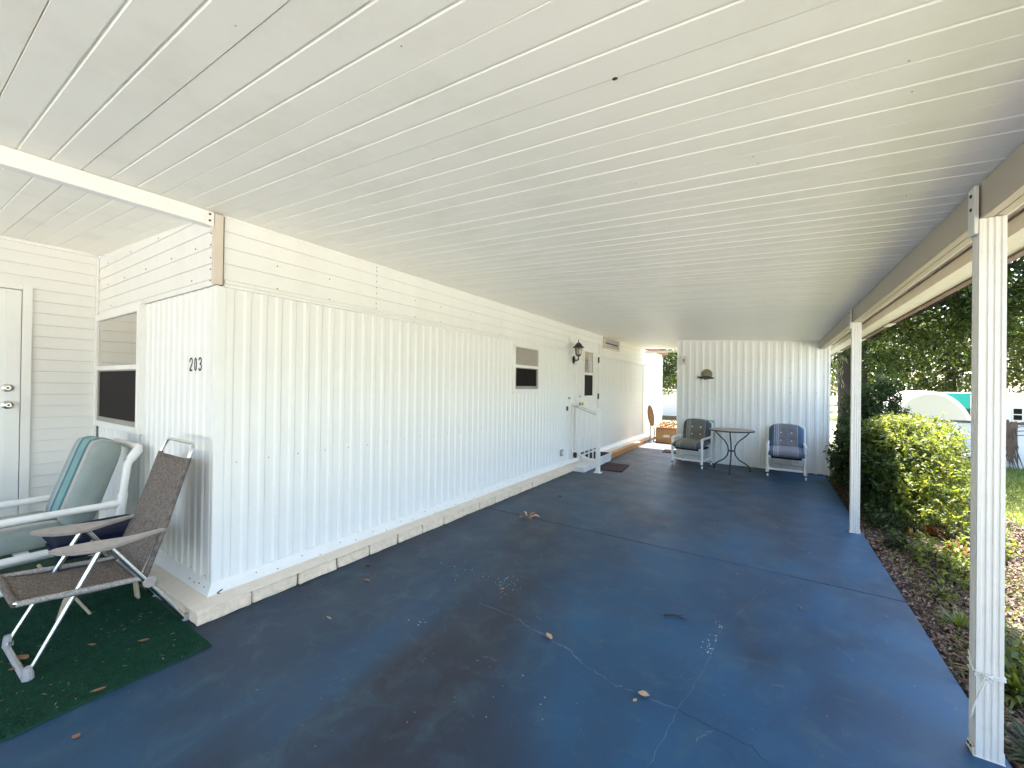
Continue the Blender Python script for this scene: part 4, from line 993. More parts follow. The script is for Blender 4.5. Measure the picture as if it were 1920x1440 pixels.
# ------------------------------------------------------------------ folding sling chair
fsx0, fsx1 = -3.325, -2.885
fz = .0095
fc = thing('folding_chair', 'folding aluminium lawn chair with brown woven sling and grey paddle arms', 'chair', (-3.1, .7, fz))
def arc(pts, n=6):
    """polyline with rounded inner corners"""
    out = [Vector(pts[0])]
    for i in range(1, len(pts) - 1):
        a, p, c = Vector(pts[i - 1]), Vector(pts[i]), Vector(pts[i + 1])
        r_ = min(.045, (a - p).length * .45, (c - p).length * .45)
        q0 = p + (a - p).normalized() * r_; q1 = p + (c - p).normalized() * r_
        for t in np.linspace(0, 1, n): out.append(q0 * (1 - t) ** 2 + p * 2 * t * (1 - t) + q1 * t * t)
    out.append(Vector(pts[-1])); return out
b = MB(); b.tube(arc([(fsx1, .80, .30), (fsx1, .885, .57), (fsx1 - .005, 1.0, .965), (fsx1 - .025, 1.028, 1.03), (fsx0 + .025, 1.028, 1.03), (fsx0 + .005, 1.0, .965), (fsx0, .885, .57), (fsx0, .80, .30)]), .011, 8)
b.build('back_frame', 'aluminium', fc, angle=60)
def sheet(b, rows_, th=.003):
    n = len(rows_); vs = []
    for (l_, r_) in rows_:
        for t in np.linspace(0, 1, 9): 
            p = Vector(l_) * (1 - t) + Vector(r_) * t; vs.append(p)
    k = len(vs)
    fs = []
    for i in range(n - 1):
        for j in range(8):
            a = i * 9 + j; fs.append((a, a + 1, a + 10, a + 9))
    return b.add(vs, fs)
rows_ = []
for t in np.linspace(0, 1, 10):
    y_, z_ = .78 + (.992 - .78) * t + .012 * math.sin(math.pi * t), .345 + (.945 - .345) * t
    rows_.append(((fsx0 - .004, y_ - .004, z_), (fsx1 + .004, y_ - .004, z_)))
b = MB(); sheet(b, rows_); o = b.build('back_sling', 'sling', fc, angle=60, fix=False); bsl = o
md = o.modifiers.new('thickness', 'SOLIDIFY'); md.thickness = .005
rows_ = []
for t in np.linspace(0, 1, 10): rows_.append(((fsx0 - .012, .352 + (.79 - .352) * t, .385 - .055 * t - .018 * math.sin(math.pi * t)), (fsx1 + .012, .352 + (.79 - .352) * t, .385 - .055 * t - .018 * math.sin(math.pi * t))))
b = MB(); sheet(b, rows_); o = b.build('seat_sling', 'sling', fc, angle=60, fix=False); ssl = o
md = o.modifiers.new('thickness', 'SOLIDIFY'); md.thickness = .006
b = MB(); b.tube(arc([(fsx1 + .012, .80, .325), (fsx1 + .012, .36, .38), (fsx1 - .0, .345, .383), (fsx0 - .0, .345, .383), (fsx0 - .012, .36, .38), (fsx0 - .012, .80, .325)]), .0105, 8); b.build('seat_frame', 'aluminium', fc, angle=60)
for x_ in (fsx1, fsx0):
    b = MB(); b.tube([(x_, .800, .315), (x_, .885, .57), (x_ + (-.004 if x_ == fsx1 else .004), .997, .950)], .0150, 8); b.build('hem', 'sling', bsl, angle=60)
    xo = x_ + (.012 if x_ == fsx1 else -.012)
    b = MB(); b.tube([(xo, .790, .327), (xo, .352, .380)], .0140, 8); b.build('hem', 'seat_hem', ssl, angle=60)
b = MB(); b.tube([(fsx1 + .008, .347, .382), (fsx0 - .008, .347, .382)], .0150, 8); b.build('hem', 'sling', ssl, angle=60)
# front legs: U joined by a floor tube
b = MB(); b.tube(arc([(fsx1 - .02, .640, .545), (fsx1, .388, .022), (fsx0, .378, .022), (fsx0 + .02, .640, .545)]), .0115, 8); b.build('front_legs', 'aluminium', fc, angle=60)
b = MB(); b.tube([(fsx1 - .012, .384, .020), (fsx0 + .012, .376, .020)], .0135, 8); b.build('floor_tube', 'grey_plastic', fc, angle=60)
for (x_, y_) in ((fsx1, .388), (fsx0, .378)):
    b = MB(); b.lathe([(.018, 0), (.021, .004), (.019, .03), (.015, .06)], (x_, y_ + .004, fz + .001), 10); b.build('foot_cap', 'grey_plastic', fc)
for x_ in (fsx1, fsx0):
    xo = x_ + (.018 if x_ == fsx1 else -.018)
    b = MB(); b.tube([(xo, .655, .545), (xo, .80, .316), (xo, .985, .018)], .0125, 8); b.build('rear_leg', 'aluminium', fc, angle=60)
    b = MB(); b.tube([(xo - .012, .69, .46), (xo - .012, .965, .05)], .007, 6); b.build('leg_brace', 'steel', fc, angle=60)
    b = MB(); b.lathe([(.026, -.008), (.030, -.004), (.030, .004), (.026, .008)], (xo + .006, .818, .300), 16, axis='x'); b.build('hinge_disc', 'arm_plastic', fc)
    b = MB(); b.lathe([(.017, 0), (.019, .004), (.018, .035)], (xo, .988, fz + .001), 10); b.build('foot_cap', 'grey_plastic', fc)
    # paddle arm
    prof_ = [(.448, .008, .580), (.475, .021, .574), (.53, .032, .564), (.60, .037, .556), (.66, .034, .552), (.72, .024, .553), (.78, .016, .557), (.84, .012, .562), (.895, .011, .567)]
    b = MB(); n = len(prof_); ct, sn = math.cos(R(30)), math.sin(R(30))
    for (y_, w_, z_) in prof_:
        for q in ((-1, -1), (1, -1), (1, 1), (-1, 1)):
            dx, dz = q[0] * w_, q[1] * .010
            b.v.append((x_ + .006 + dx * ct + dz * sn, y_, z_ - dx * sn + dz * ct))
    for i in range(n - 1):
        for q in range(4): b.f.append((i * 4 + q, i * 4 + (q + 1) % 4, (i + 1) * 4 + (q + 1) % 4, (i + 1) * 4 + q))
    b.f += [(3, 2, 1, 0), tuple((n - 1) * 4 + q for q in range(4))]
    b.build('armrest', 'arm_plastic', fc, bevel=.005, angle=50)
# ------------------------------------------------------------------ navy stool with cane legs
st = thing('folding_stool', 'low stool with navy blue padded top and bent cane legs behind lawn chair', 'stool', (-3.55, .75, .01))
b = MB(); M_ = Matrix.Translation((-3.58, .56, .445)); pillow(b, 0, .38, .42, .09, 10, 10, 0, [], M_); b.build('seat_pad', 'navy', st, angle=60)
b = MB(); b.box(-3.76, -3.40, .57, .95, .36, .405); b.build('seat_box', 'navy', st, bevel=.01)
for k in range(3):
    dx = .022 * k
    b = MB(); b.tube([(-3.50 + dx, .80, .37), (-3.455 + dx, .86, .30), (-3.435 + dx, .90, .18), (-3.43 + dx, .915, .011)], .0085, 7); b.build('leg', 'cane', st, angle=60)
    b = MB(); b.tube([(-3.42 - dx * .6, .74, .36), (-3.40 - dx * .6, .68, .28), (-3.41 - dx * .6, .60, .12), (-3.42 - dx * .6, .575, .011)], .0085, 7); b.build('leg', 'cane', st, angle=60)
    b = MB(); b.tube([(-3.46 + dx * .5, .50, .36), (-3.43 + dx * .5, .60, .20), (-3.41 + dx * .5, .70, .011)], .0075, 7); b.build('leg', 'cane', st, angle=60)
b = MB(); b.obox((-3.42, .545, .33), (-3.415, .63, .16), .03, .012, (1, 0, 0)); b.build('brace', 'rust_red', st)

# ------------------------------------------------------------------ PVC chaise with striped cushion
CX0, CX1 = -4.50, -3.92
chs = thing('chaise_lounge', 'white pvc chaise lounge with thick aqua-striped grey-green cushion', 'chaise', (-4.21, .3, .012))
r = .024
b = MB(); b.tube([(CX1, .93, .13), (CX1, .945, .42), (CX1, .965, .62), (CX1, .985, .80), (CX1, 1.045, .90), (CX1 - .02, 1.05, .91), (CX0 + .02, 1.05, .91), (CX0, 1.045, .90), (CX0, .985, .80), (CX0, .965, .62), (CX0, .945, .42), (CX0, .93, .13)], r, 12); b.build('back_frame', 'pvc', chs, angle=60)
b = MB(); b.tube([(CX1, 1.0, .83), (CX1, 1.046, .90)], r * 1.28, 12); b.build('pipe_elbow', 'pvc', chs, angle=60)
b = MB(); b.tube([(CX1, .945, .43), (CX1, .962, .60)], r * 1.22, 12); b.tube([(CX1, .95, .525), (CX1, .86, .525)], r * 1.2, 12); b.build('pipe_tee', 'pvc', chs, angle=60)
for x_ in (CX0, CX1):
    b = MB(); b.tube([(x_, .95, .525), (x_, .2, .522), (x_, -.55, .52), (x_, -.62, .50), (x_, -.62, .012)], r, 12); b.build('armrest', 'pvc', chs, angle=60)
    b = MB(); b.tube([(x_, .94, .285), (x_, -.62, .285)], r, 12); b.tube([(x_, .93, .15), (x_, .93, .012)], r, 12); b.build('side_rail', 'pvc', chs, angle=60)
    b = MB(); b.tube([(x_, .93, .10), (x_, -.62, .10)], r * .9, 12); b.build('lower_rail', 'pvc', chs, angle=60)
b = MB()
for y_ in np.linspace(-.55, .85, 9): b.box(CX0, CX1, y_ - .03, y_ + .03, .296, .312)
b.build('slats', 'pvc', chs)
# back cushion: own origin at centre for the stripe axis
cw = CX1 - CX0 - .03
def chaise_cushion(name, M, L, T, rnd):
    b = MB(); pillow(b, 0, cw, L, T, 24, 22, rnd, [], Matrix.Identity(4), power=10)
    me = bpy.data.meshes.new(name); me.from_pydata([tuple(v) for v in b.v], [], b.f)
    bm = bmesh.new(); bm.from_mesh(me); bmesh.ops.recalc_face_normals(bm, faces=bm.faces); bm.to_mesh(me); bm.free()
    me.shade_smooth(); me.materials.append(MATS['chaise_stripe']); return place(me, name, chs, M)
cxm = (CX0 + CX1) / 2
chaise_cushion('back_cushion', Matrix.Translation((cxm, .735, .40)) @ Matrix.Rotation(R(73), 4, 'X'), .60, .17, .16)
chaise_cushion('seat_cushion', Matrix.Translation((cxm, -.60, .385)), 1.32, .15, 0)

# ------------------------------------------------------------------ cord round the near post
cord = thing('cord', 'white string knotted round the near carport post', 'string', (.73, 2.37, .30))
b = MB()
ring = [(.689, 2.339), (.731, 2.336), (.772, 2.339), (.773, 2.372), (.772, 2.411), (.73, 2.413), (.690, 2.411), (.688, 2.372)]
for (dz, sk) in ((0, .008), (.012, -.012), (-.006, .002)):
    pts = [(x_, y_, .292 + dz + sk * math.sin(i * .8)) for i, (x_, y_) in enumerate(ring + ring[:1])]; b.tube(pts, .0022, 6)
b.build('loop', 'cord', cord, angle=60)
b = MB(); pts = [(.722 + .012 * math.cos(a * 2.3), 2.331 - .004 * math.sin(a * 3.1), .288 + .012 * math.sin(a * 1.7)) for a in np.linspace(0, 9, 40)]; b.tube(pts, .0022, 6); b.build('knot', 'cord', cord, angle=60)
b = MB(); b.tube([(.718, 2.332, .28), (.706, 2.334, .235), (.696, 2.336, .20), (.688, 2.34, .165), (.684, 2.35, .12), (.682, 2.36, .10)], [.0022, .0028, .003, .0042, .0042, .002], 6); b.build('tail', 'cord', cord, angle=60)
b = MB(); b.tube([(.686, 2.345, .30), (.684, 2.36, .33), (.683, 2.38, .36)], .0016, 5); b.build('tail', 'cord', cord, angle=60)

# ------------------------------------------------------------------ litter on the floor
def dead_leaf(x, y, L, W, a, label, material='leaf_brown', group='dead leaves on the carport floor', dz=0.0, curl=.02, name='dead_leaf'):
    b = MB(); n = 6
    for i in range(n + 1):
        t = i / n; w = W * math.sin(math.pi * min(1, t * .92 + .05)) * .5
        for s_ in (-1, 0, 1):
            lx = (t - .5) * L; ly = s_ * w
            z = .002 + curl * (abs(s_) * .5 * math.sin(math.pi * t) + .45 * (2 * t - 1) ** 2) * (L / .06)
            b.v.append((lx * math.cos(a) - ly * math.sin(a), lx * math.sin(a) + ly * math.cos(a), z))
    for i in range(n):
        for s_ in (0, 1): k_ = i * 3 + s_; b.f.append((k_, k_ + 1, k_ + 4, k_ + 3))
    o = b.build(name, material, None, angle=60, fix=False); o.location = (x, y, floor_z(x) + dz)
    md = o.modifiers.new('thickness', 'SOLIDIFY'); md.thickness = .0008
    tag(o, label, 'leaf', group); return o
dead_leaf(-1.037, 2.054, .065, .03, -.6, 'tan dead leaf lying on the pale crack across the blue floor', 'leaf_tan')
dead_leaf(-.479, 1.916, .05, .035, .2, 'orange crumpled leaf at the right end of the pale floor crack', 'leaf_tan', curl=.03)
dead_leaf(-.505, 1.865, .025, .015, 1.1, 'tiny orange leaf scrap beside the crumpled leaf on the floor crack', 'leaf_tan')
dead_leaf(-1.55, 2.344, .035, .028, .9, 'small orange-brown leaf above the pale floor crack', 'leaf_brown', curl=.03)
dead_leaf(-2.407, 1.892, .055, .028, .1, 'dark red-brown leaf on the blue floor near the block footing')
dead_leaf(-2.207, 1.467, .05, .012, .0, 'thin pale leaf sliver on the blue floor nearest the house corner', 'leaf_tan')
dead_leaf(-2.285, .437, .03, .025, .4, 'curled dead leaf on blue floor in front of the turf rug edge', 'leaf_brown', curl=.03)
dead_leaf(-.20, 3.57, .03, .012, .4, 'dark leaf fragment on the blue floor before the expansion joint')
dead_leaf(.177, 3.266, .06, .008, 2.0, 'thin dark twig-like leaf on the blue floor near the slab edge')
for (xx, yy, L, W, a, lb) in ((-3.10, .405, .075, .035, .3, 'orange-brown leaf on the turf rug behind the front foot of lawn chair'), (-3.02, .375, .05, .03, 1.4, 'small orange leaf on the turf rug against the lawn chair floor tube'),
                              (-2.97, .62, .045, .013, .6, 'brown leaf on the turf rug between the lawn chair legs'), (-2.80, .78, .05, .015, 1.0, 'dark brown leaf on the turf rug below the lawn chair seat'), (-2.52, .55, .05, .014, 1.2, 'thin brown leaf along the long edge of the turf rug')):
    dead_leaf(xx, yy, L, W, a, lb, 'leaf_brown', 'dead leaves on the turf rug', .014)
# frond fragment clump near the joint
cl = thing('leaf_clump', 'clump of dry brown leaves lying beside the floor joint', 'dry leaves', (-2.176, 3.76, floor_z(-2.176)))
for k in range(7):
    a = k * 1.05 + .3; L = .10
    b = MB(); x_, y_ = -2.176 + .03 * math.cos(a), 3.76 + .03 * math.sin(a)
    for t in np.linspace(0, 1, 5):
        w = .013 * math.sin(math.pi * (t * .9 + .05))
        for s_ in (-1, 1): b.v.append((x_ + math.cos(a) * L * t - math.sin(a) * w * s_, y_ + math.sin(a) * L * t + math.cos(a) * w * s_, floor_z(x_) + .003 + .035 * math.sin(2.6 * t) + .004 * s_))
    for i in range(4): b.f.append((2 * i, 2 * i + 1, 2 * i + 3, 2 * i + 2))
    b.build('leaf', 'leaf_brown' if k % 2 else 'leaf_tan', cl, angle=60, fix=False)
tw = MB(); tw.tube([(-.55, 2.66, floor_z(-.5) + .006), (-.49, 2.69, floor_z(-.5) + .010), (-.42, 2.68, floor_z(-.45) + .005)], [.006, .005, .002], 6); tw.tube([(-.50, 2.685, floor_z(-.5) + .008), (-.44, 2.70, floor_z(-.5) + .014)], [.004, .001], 5)
o = tw.build('twig', 'black_metal', None); tag(o, 'dark short twig on the middle of the blue floor', 'twig')
for (xx, yy, lb) in ((-2.714, 5.70, 'black pebble-like clod beside the last block before the entry step'), (-2.595, 2.047, 'small dark pebble on the blue floor beside the red-brown leaf'), (-2.25, 4.71, 'curled dark leaf stem on the grey floor midway to the door')):
    b = MB(); b.lathe([(.004, 0), (.014, .004), (.012, .012), (.003, .016)], (xx, yy, floor_z(xx)), 7, sx=1.4); o = b.build('pebble', 'bolt', None); tag(o, lb, 'debris')
# tiny specks and needles scattered (uncountable)
NS = 700
P = np.stack([rng.uniform(-2.7, .75, NS), rng.uniform(.6, 8.3, NS), np.zeros(NS)], 1); P[:, 2] = -0.0099 * (P[:, 0] + 2.741) + .0025
near_wall = rng.random(NS) < .35; P[near_wall, 0] = -2.735 + rng.exponential(.12, near_wall.sum()); P[:, 2] = -0.0099 * (P[:, 0] + 2.741) + .0025
a = rng.uniform(0, 6.28, NS); D = np.stack([np.cos(a), np.sin(a), np.zeros(NS)], 1)
V, F = leaf_arrays(P, D, np.tile([[0, 0, 1.]], (NS, 1)) + rng.normal(0, .3, (NS, 3)), rng.uniform(.004, .018, NS), rng.uniform(.002, .006, NS)); o = np_mesh('floor_debris', V, F, 'leaf_brown'); tag(o, 'scattered fine leaf debris on the painted floor', 'debris', kind='stuff')
NS = 130
P = np.stack([rng.uniform(-3.4, -2.5, NS), rng.uniform(0, .96, NS), np.zeros(NS)], 1); P[:, 2] = -0.0099 * (P[:, 0] + 2.741) + .016
a = rng.uniform(0, 6.28, NS); D = np.stack([np.cos(a), np.sin(a), np.zeros(NS)], 1)
V, F = leaf_arrays(P, D, np.tile([[0, 0, 1.]], (NS, 1)), rng.uniform(.004, .03, NS), rng.uniform(.001, .003, NS)); o = np_mesh('rug_debris', V, F, 'leaf_tan'); tag(o, 'pale needles and crumbs caught in the turf rug', 'debris', kind='stuff')
fl_ = MB()
for (cx_, cy_, n_, sx_, sy_) in ((-1.63, 2.45, 26, .09, .05), (-1.50, 2.42, 12, .05, .08), (-.25, 2.62, 22, .012, .12), (-.28, 2.45, 14, .01, .06), (-2.0, 2.4, 10, .12, .06), (-1.75, 1.75, 6, .03, .02), (-.9, 1.55, 8, .3, .12), (.3, 4.6, 10, .25, .25), (-1.4, 7.2, 16, .35, .25), (-.5, 5.2, 14, .6, .5)):
    for q in range(n_):
        x_, y_ = random.gauss(cx_, sx_), random.gauss(cy_, sy_); r_ = random.uniform(.0015, .0055); a_ = random.uniform(0, 3)
        k_ = len(fl_.v); m_ = 5
        for w_ in range(m_): fl_.v.append((x_ + r_ * random.uniform(.5, 1.2) * math.cos(a_ + 6.28 * w_ / m_), y_ + r_ * random.uniform(.5, 1.2) * math.sin(a_ + 6.28 * w_ / m_), floor_z(x_) + .0015))
        fl_.f.append(tuple(range(k_, k_ + m_)))
o = fl_.build('paint_chips', 'outlet', slab, angle=0, fix=False); o['kind'] = 'stuff'
# wasp hole in the ceiling
hx, hy = -.3868, 1.14
b = MB(); b.lathe([(.0065, -.0005), (.006, -.003), (.002, -.004)], (hx, hy, roof_z(hx)), 10, sx=1.3); o = b.build('hole_plug', 'dark_gap', carport)
ck = MB()
for k in range(22):
    xx, yy = random.uniform(-1.2, .5), random.uniform(.4, 2.4); ck.lathe([(.0024, -.0004), (.002, -.002)], (xx, yy, roof_z(xx)), 6)
o = ck.build('ceiling_specks', 'sash_grey', carport, angle=0, fix=False); o['kind'] = 'stuff'

# ------------------------------------------------------------------ planting bed
mu = MB(); nx, ny = 14, 80
for j in range(ny + 1):
    for i in range(nx + 1):
        x = XE + .002 + (1.5 + .25 * math.sin(j * .37) + .1 * math.sin(j * 1.3)) * i / nx; y = -3.2 + 14.6 * j / ny
        h = GZ + .006 + (.05 + .012 * math.sin(3 * x + 2 * y)) * math.sin(math.pi * min(1, i / nx + .25)) * (1 if 0 < i < nx else .3) + random.uniform(0, .012)
        mu.v.append((x, y, h))
for j in range(ny):
    for i in range(nx): a = j * (nx + 1) + i; mu.f.append((a, a + 1, a + nx + 2, a + nx + 1))
mulch = mu.build('mulch_bed', 'mulch', None, angle=80, fix=False); tag(mulch, kind='structure')
def litter(n, x0, x1, y0, y1, z, L0, L1, name, label, material='litter', pw_=1.0):
    P = np.stack([x0 + (x1 - x0) * rng.random(n) ** pw_, rng.uniform(y0, y1, n), z + rng.random(n) * .03], 1)
    a = rng.uniform(0, 6.28, n); D = np.stack([np.cos(a), np.sin(a), rng.normal(0, .3, n)], 1)
    L = rng.uniform(L0, L1, n)
    V, F = leaf_arrays(P, D, np.tile([[0, 0, 1.]], (n, 1)) + rng.normal(0, .35, (n, 3)), L, L * rng.uniform(.25, .5, n), .2)
    o = np_mesh(name, V, F, material); tag(o, label, 'leaf litter', kind='stuff'); return o
litter(42000, XE + .015, 2.3, 1.5, 9.5, GZ + .060, .018, .052, 'leaf_litter', 'brown fallen leaves covering the bed beside the slab')
litter(9000, -6, -1, 11.8, 22, GZ + .01, .05, .12, 'leaf_litter', 'pale fallen leaves strewn on the ground behind the carport')

def grass(n, x0, x1, y0, y1, h0, h1, name, label, z=GZ, material='grass', w=.004, lean=.4):
    P = np.stack([rng.uniform(x0, x1, n), rng.uniform(y0, y1, n), np.full(n, z)], 1)
    d_ = unit(np.stack([rng.normal(0, lean, n), rng.normal(0, lean, n), np.ones(n)], 1)); h = rng.uniform(h0, h1, n)[:, None]
    s_ = unit(np.cross(d_, rand_dirs(n))) * w
    m1 = P + d_ * h * .55; t = P + d_ * h + np.stack([rng.normal(0, .3, n), rng.normal(0, .3, n), np.zeros(n)], 1) * h
    V = np.stack([P - s_, P + s_, m1 + s_ * .8, m1 - s_ * .8, t], 1).reshape(-1, 3); k_ = np.arange(n)[:, None] * 5
    F = np.concatenate([k_ + np.array([[0, 1, 2]]), k_ + np.array([[0, 2, 3]]), k_ + np.array([[3, 2, 4]])], 0)
    o = np_mesh(name, V, F, material); tag(o, label, 'grass', kind='stuff'); return o
grass(60000, 1.9, 5.5, 1.5, 12.2, .03, .09, 'lawn_grass', 'short sunlit grass of the side lawn')
grass(1500, .9, 1.7, 2.6, 5.0, .03, .09, 'bed_grass', 'sparse grass sprouting through the leaf litter', z=GZ + .05)
grass(1600, .84, 1.15, 8.0, 9.4, .03, .10, 'edge_grass', 'bright grass tuft strip along slab edge by the storage room', z=GZ + .03)

# clumps of leaves on stems --------------------------------------------------
def sprigs(C, up, n_leaf, L, W, spread=.09, droop=.25):
    """C: sprig tips (n,3), up: their directions; returns leaves around each tip"""
    n = len(C); Cn = np.repeat(C, n_leaf, 0); U = np.repeat(up, n_leaf, 0)
    off = rng.random(n * n_leaf)[:, None]
    P = Cn - U * spread * off + rng.normal(0, spread * .12, (n * n_leaf, 3))
    D = unit(U * .45 + rand_dirs(n * n_leaf)); D[:, 2] -= droop * rng.random(n * n_leaf)
    N = unit(np.array([[0, 0, 1.]]) + rng.normal(0, .45, (n * n_leaf, 3)))
    l_ = L * rng.uniform(.65, 1.25, n * n_leaf)
    return leaf_arrays(P, D, N, l_, l_ * W)
def ellipsoid_shell(n, c, r, zmin=-1.0, inner=.55):
    d_ = rand_dirs(int(n * 1.6)); d_ = d_[d_[:, 2] > zmin][:n]
    rad = inner + (1 - inner) * rng.random(len(d_)) ** .45
    lump = 1 + .16 * np.sin(d_[:, 0] * 5 + c[0] * 3) * np.cos(d_[:, 1] * 6 + c[1]) + .10 * np.sin(d_[:, 2] * 9 + c[0])
    return np.array(c) + d_ * np.array(r) * (rad * lump)[:, None], unit(d_ + np.array([[0, 0, .5]]))
def shrub(name, label, base, balls, nsprig, nleaf, L, W, material, stem_r=.012, group=None, cat='shrub'):
    t = thing(name, label, cat, base, group)
    Cs, Us = [], []
    tot = sum(b_[1][0] * b_[1][1] * b_[1][2] for b_ in balls) ; tot = sum((b_[1][0] * b_[1][1] * b_[1][2]) ** .67 for b_ in balls)
    for (c, r_) in balls:
        k_ = int(nsprig * (r_[0] * r_[1] * r_[2]) ** .67 / tot); a, u_ = ellipsoid_shell(k_, c, r_, -.75); Cs.append(a); Us.append(u_)
    Cs = np.concatenate(Cs); Us = np.concatenate(Us)
    ok = (Cs[:, 2] > GZ + .05) & ((Cs[:, 0] > XE - .06) | (Cs[:, 1] > 11.3) | (Cs[:, 1] < 8.4) & (Cs[:, 0] > XE - .12)); Cs = Cs[ok]; Us = Us[ok]
    V, F = sprigs(Cs, Us, nleaf, L, W); np_mesh('foliage', V, F, material, t)
    b = MB()
    for k_ in range(min(46, len(Cs))):
        q = Vector(Cs[rng.integers(len(Cs))]); p0 = Vector(base) + Vector((random.uniform(-.12, .12), random.uniform(-.12, .12), -.02)); mid = p0.lerp(q, .5) + Vector((random.uniform(-.08, .08), random.uniform(-.08, .08), .06))
        b.tube([p0, p0.lerp(mid, .5), mid, mid.lerp(q, .6), q], [stem_r, stem_r * .8, stem_r * .6, stem_r * .4, stem_r * .15], 5)
    b.build('stems', 'bark', t, fix=False)
    return t
shrub('shrub', 'broad sunlit yellow-green shrub between the second post and the near post', (1.55, 6.9, GZ), [((1.42, 6.5, .45), (.42, .6, .55)), ((1.40, 7.2, .58), (.50, .7, .50)), ((1.72, 7.3, .45), (.42, .7, .55)), ((1.42, 6.0, .18), (.36, .45, .36)), ((1.95, 8.2, .5), (.42, .6, .52)), ((1.62, 7.7, .78), (.42, .6, .36)), ((1.35, 6.9, .84), (.3, .4, .26))], 3000, 8, .056, .42, 'bush_leaf', .016)
shrub('shrub', 'dark glossy-leaved shrub hugging the slab edge at the storage room corner', (1.15, 7.2, GZ), [((1.08, 7.35, .42), (.32, .55, .52)), ((1.12, 6.5, .30), (.28, .5, .45)), ((1.02, 8.0, .38), (.26, .42, .48)), ((1.25, 6.95, .6), (.3, .5, .32))], 1700, 7, .062, .45, 'dark_leaf', .012)
shrub('shrub', 'tall dark evergreen shrub behind the sunlit shrub left of the white arched shed', (1.95, 11.0, GZ), [((1.92, 11.0, .95), (.36, .6, .80)), ((1.62, 11.2, .65), (.38, .6, .75)), ((2.20, 10.9, .45), (.28, .5, .6))], 1700, 8, .085, .34, 'dark_leaf', .02)

def tuft(name, label, c, n, L, W, material, lean=.8, cat='plant', z=GZ + .05, group=None):
    """rosette of strap leaves from one crown"""
    t = thing(name, label, cat, (c[0], c[1], z), group); b = MB()
    for k_ in range(n):
        a = random.uniform(0, 6.28); ln = L * random.uniform(.6, 1.1); sl_ = random.uniform(.25, lean); pts = []
        for tt in np.linspace(0, 1, 6):
            rr = ln * sl_ * tt; zz = ln * (1 - sl_ * .45) * tt - ln * .45 * sl_ * tt ** 2.6
            w = W * math.sin(math.pi * (tt * .88 + .1)) * .5
            for s_ in (-1, 1): b.v.append((c[0] + math.cos(a) * rr - math.sin(a) * w * s_, c[1] + math.sin(a) * rr + math.cos(a) * w * s_, z + zz))
        k0 = len(b.v) - 12
        for i in range(5): b.f.append((k0 + 2 * i, k0 + 2 * i + 1, k0 + 2 * i + 3, k0 + 2 * i + 2))
    b.build('leaves', material, t, angle=70, fix=False); return t
tuft('bromeliad', 'red-leaved plant low in the bed against the sunlit shrub', (1.36, 5.75), 60, .24, .016, 'red_leaf')
tuft('bromeliad', 'orange-red strap-leaved plant beside the near post in full sun', (1.42, 5.15), 44, .24, .022, 'red_leaf')
tuft('bromeliad', 'small yellow-orange plant at the foot of the red-leaved plant', (1.22, 5.62), 26, .13, .016, 'yellow_leaf')
tuft('ornamental_grass', 'straw-coloured clump of dry stalks rising before the sunlit shrub', (1.56, 5.75), 60, .42, .006, 'straw', .5)
tuft('ornamental_grass', 'bright green grass tuft beside the near post', (1.0, 3.62), 90, .17, .006, 'grass', .9)
tuft('ornamental_grass', 'green strap-leaved clump right of the near post base', (1.02, 2.95), 60, .30, .022, 'bush_leaf', .95)
tuft('ornamental_grass', 'dark green low clump at the corner of the slab right of the near post', (.93, 2.45), 50, .26, .02, 'dark_leaf', .95)
shrub('low_plant', 'low mid-green leafy plant on the leaf litter beyond the joint', (1.2, 4.85, GZ), [((1.2, 4.85, .03), (.22, .30, .16))], 70, 7, .05, .6, 'bush_leaf', .004, cat='plant')
shrub('low_plant', 'small yellow-green seedling in the leaf litter near the joint end', (1.03, 4.08, GZ), [((1.03, 4.08, 0.0), (.10, .12, .10))], 16, 6, .04, .6, 'bush_leaf', .003, cat='plant')
shrub('low_plant', 'dark fern-like plant at the foot of the dark shrub beside the second post', (1.05, 5.85, GZ), [((1.05, 5.85, .04), (.22, .35, .18))], 110, 7, .06, .3, 'dark_leaf', .004, cat='plant')
shrub('low_plant', 'low green groundcover plant right of the near post', (1.25, 3.3, GZ), [((1.25, 3.25, .03), (.28, .35, .16))], 100, 7, .05, .5, 'bush_leaf', .004, cat='plant')

for (lab, c, r_, n_, mt_) in (('leafy green plant between the low plant and the near post', (1.30, 4.45), (.20, .24, .17), 60, 'bush_leaf'),
                              ('broad low green plant at the sunlit end of the bed before the shrub', (1.62, 5.45), (.26, .30, .24), 110, 'bush_leaf'),
                              ('small dark green plant close to the slab edge past the joint', (.98, 5.1), (.12, .18, .10), 34, 'dark_leaf'),
                              ('green spreading plant against the slab edge behind the near post', (1.05, 3.05), (.18, .26, .13), 60, 'bush_leaf'),
                              ('pale green sprout cluster in the sunlit litter beside the lawn', (1.75, 4.6), (.16, .2, .12), 40, 'bush_leaf')):
    shrub('low_plant', lab, (c[0], c[1], GZ), [((c[0], c[1], .02), r_)], n_, 7, .045, .5, mt_, .004, cat='plant')
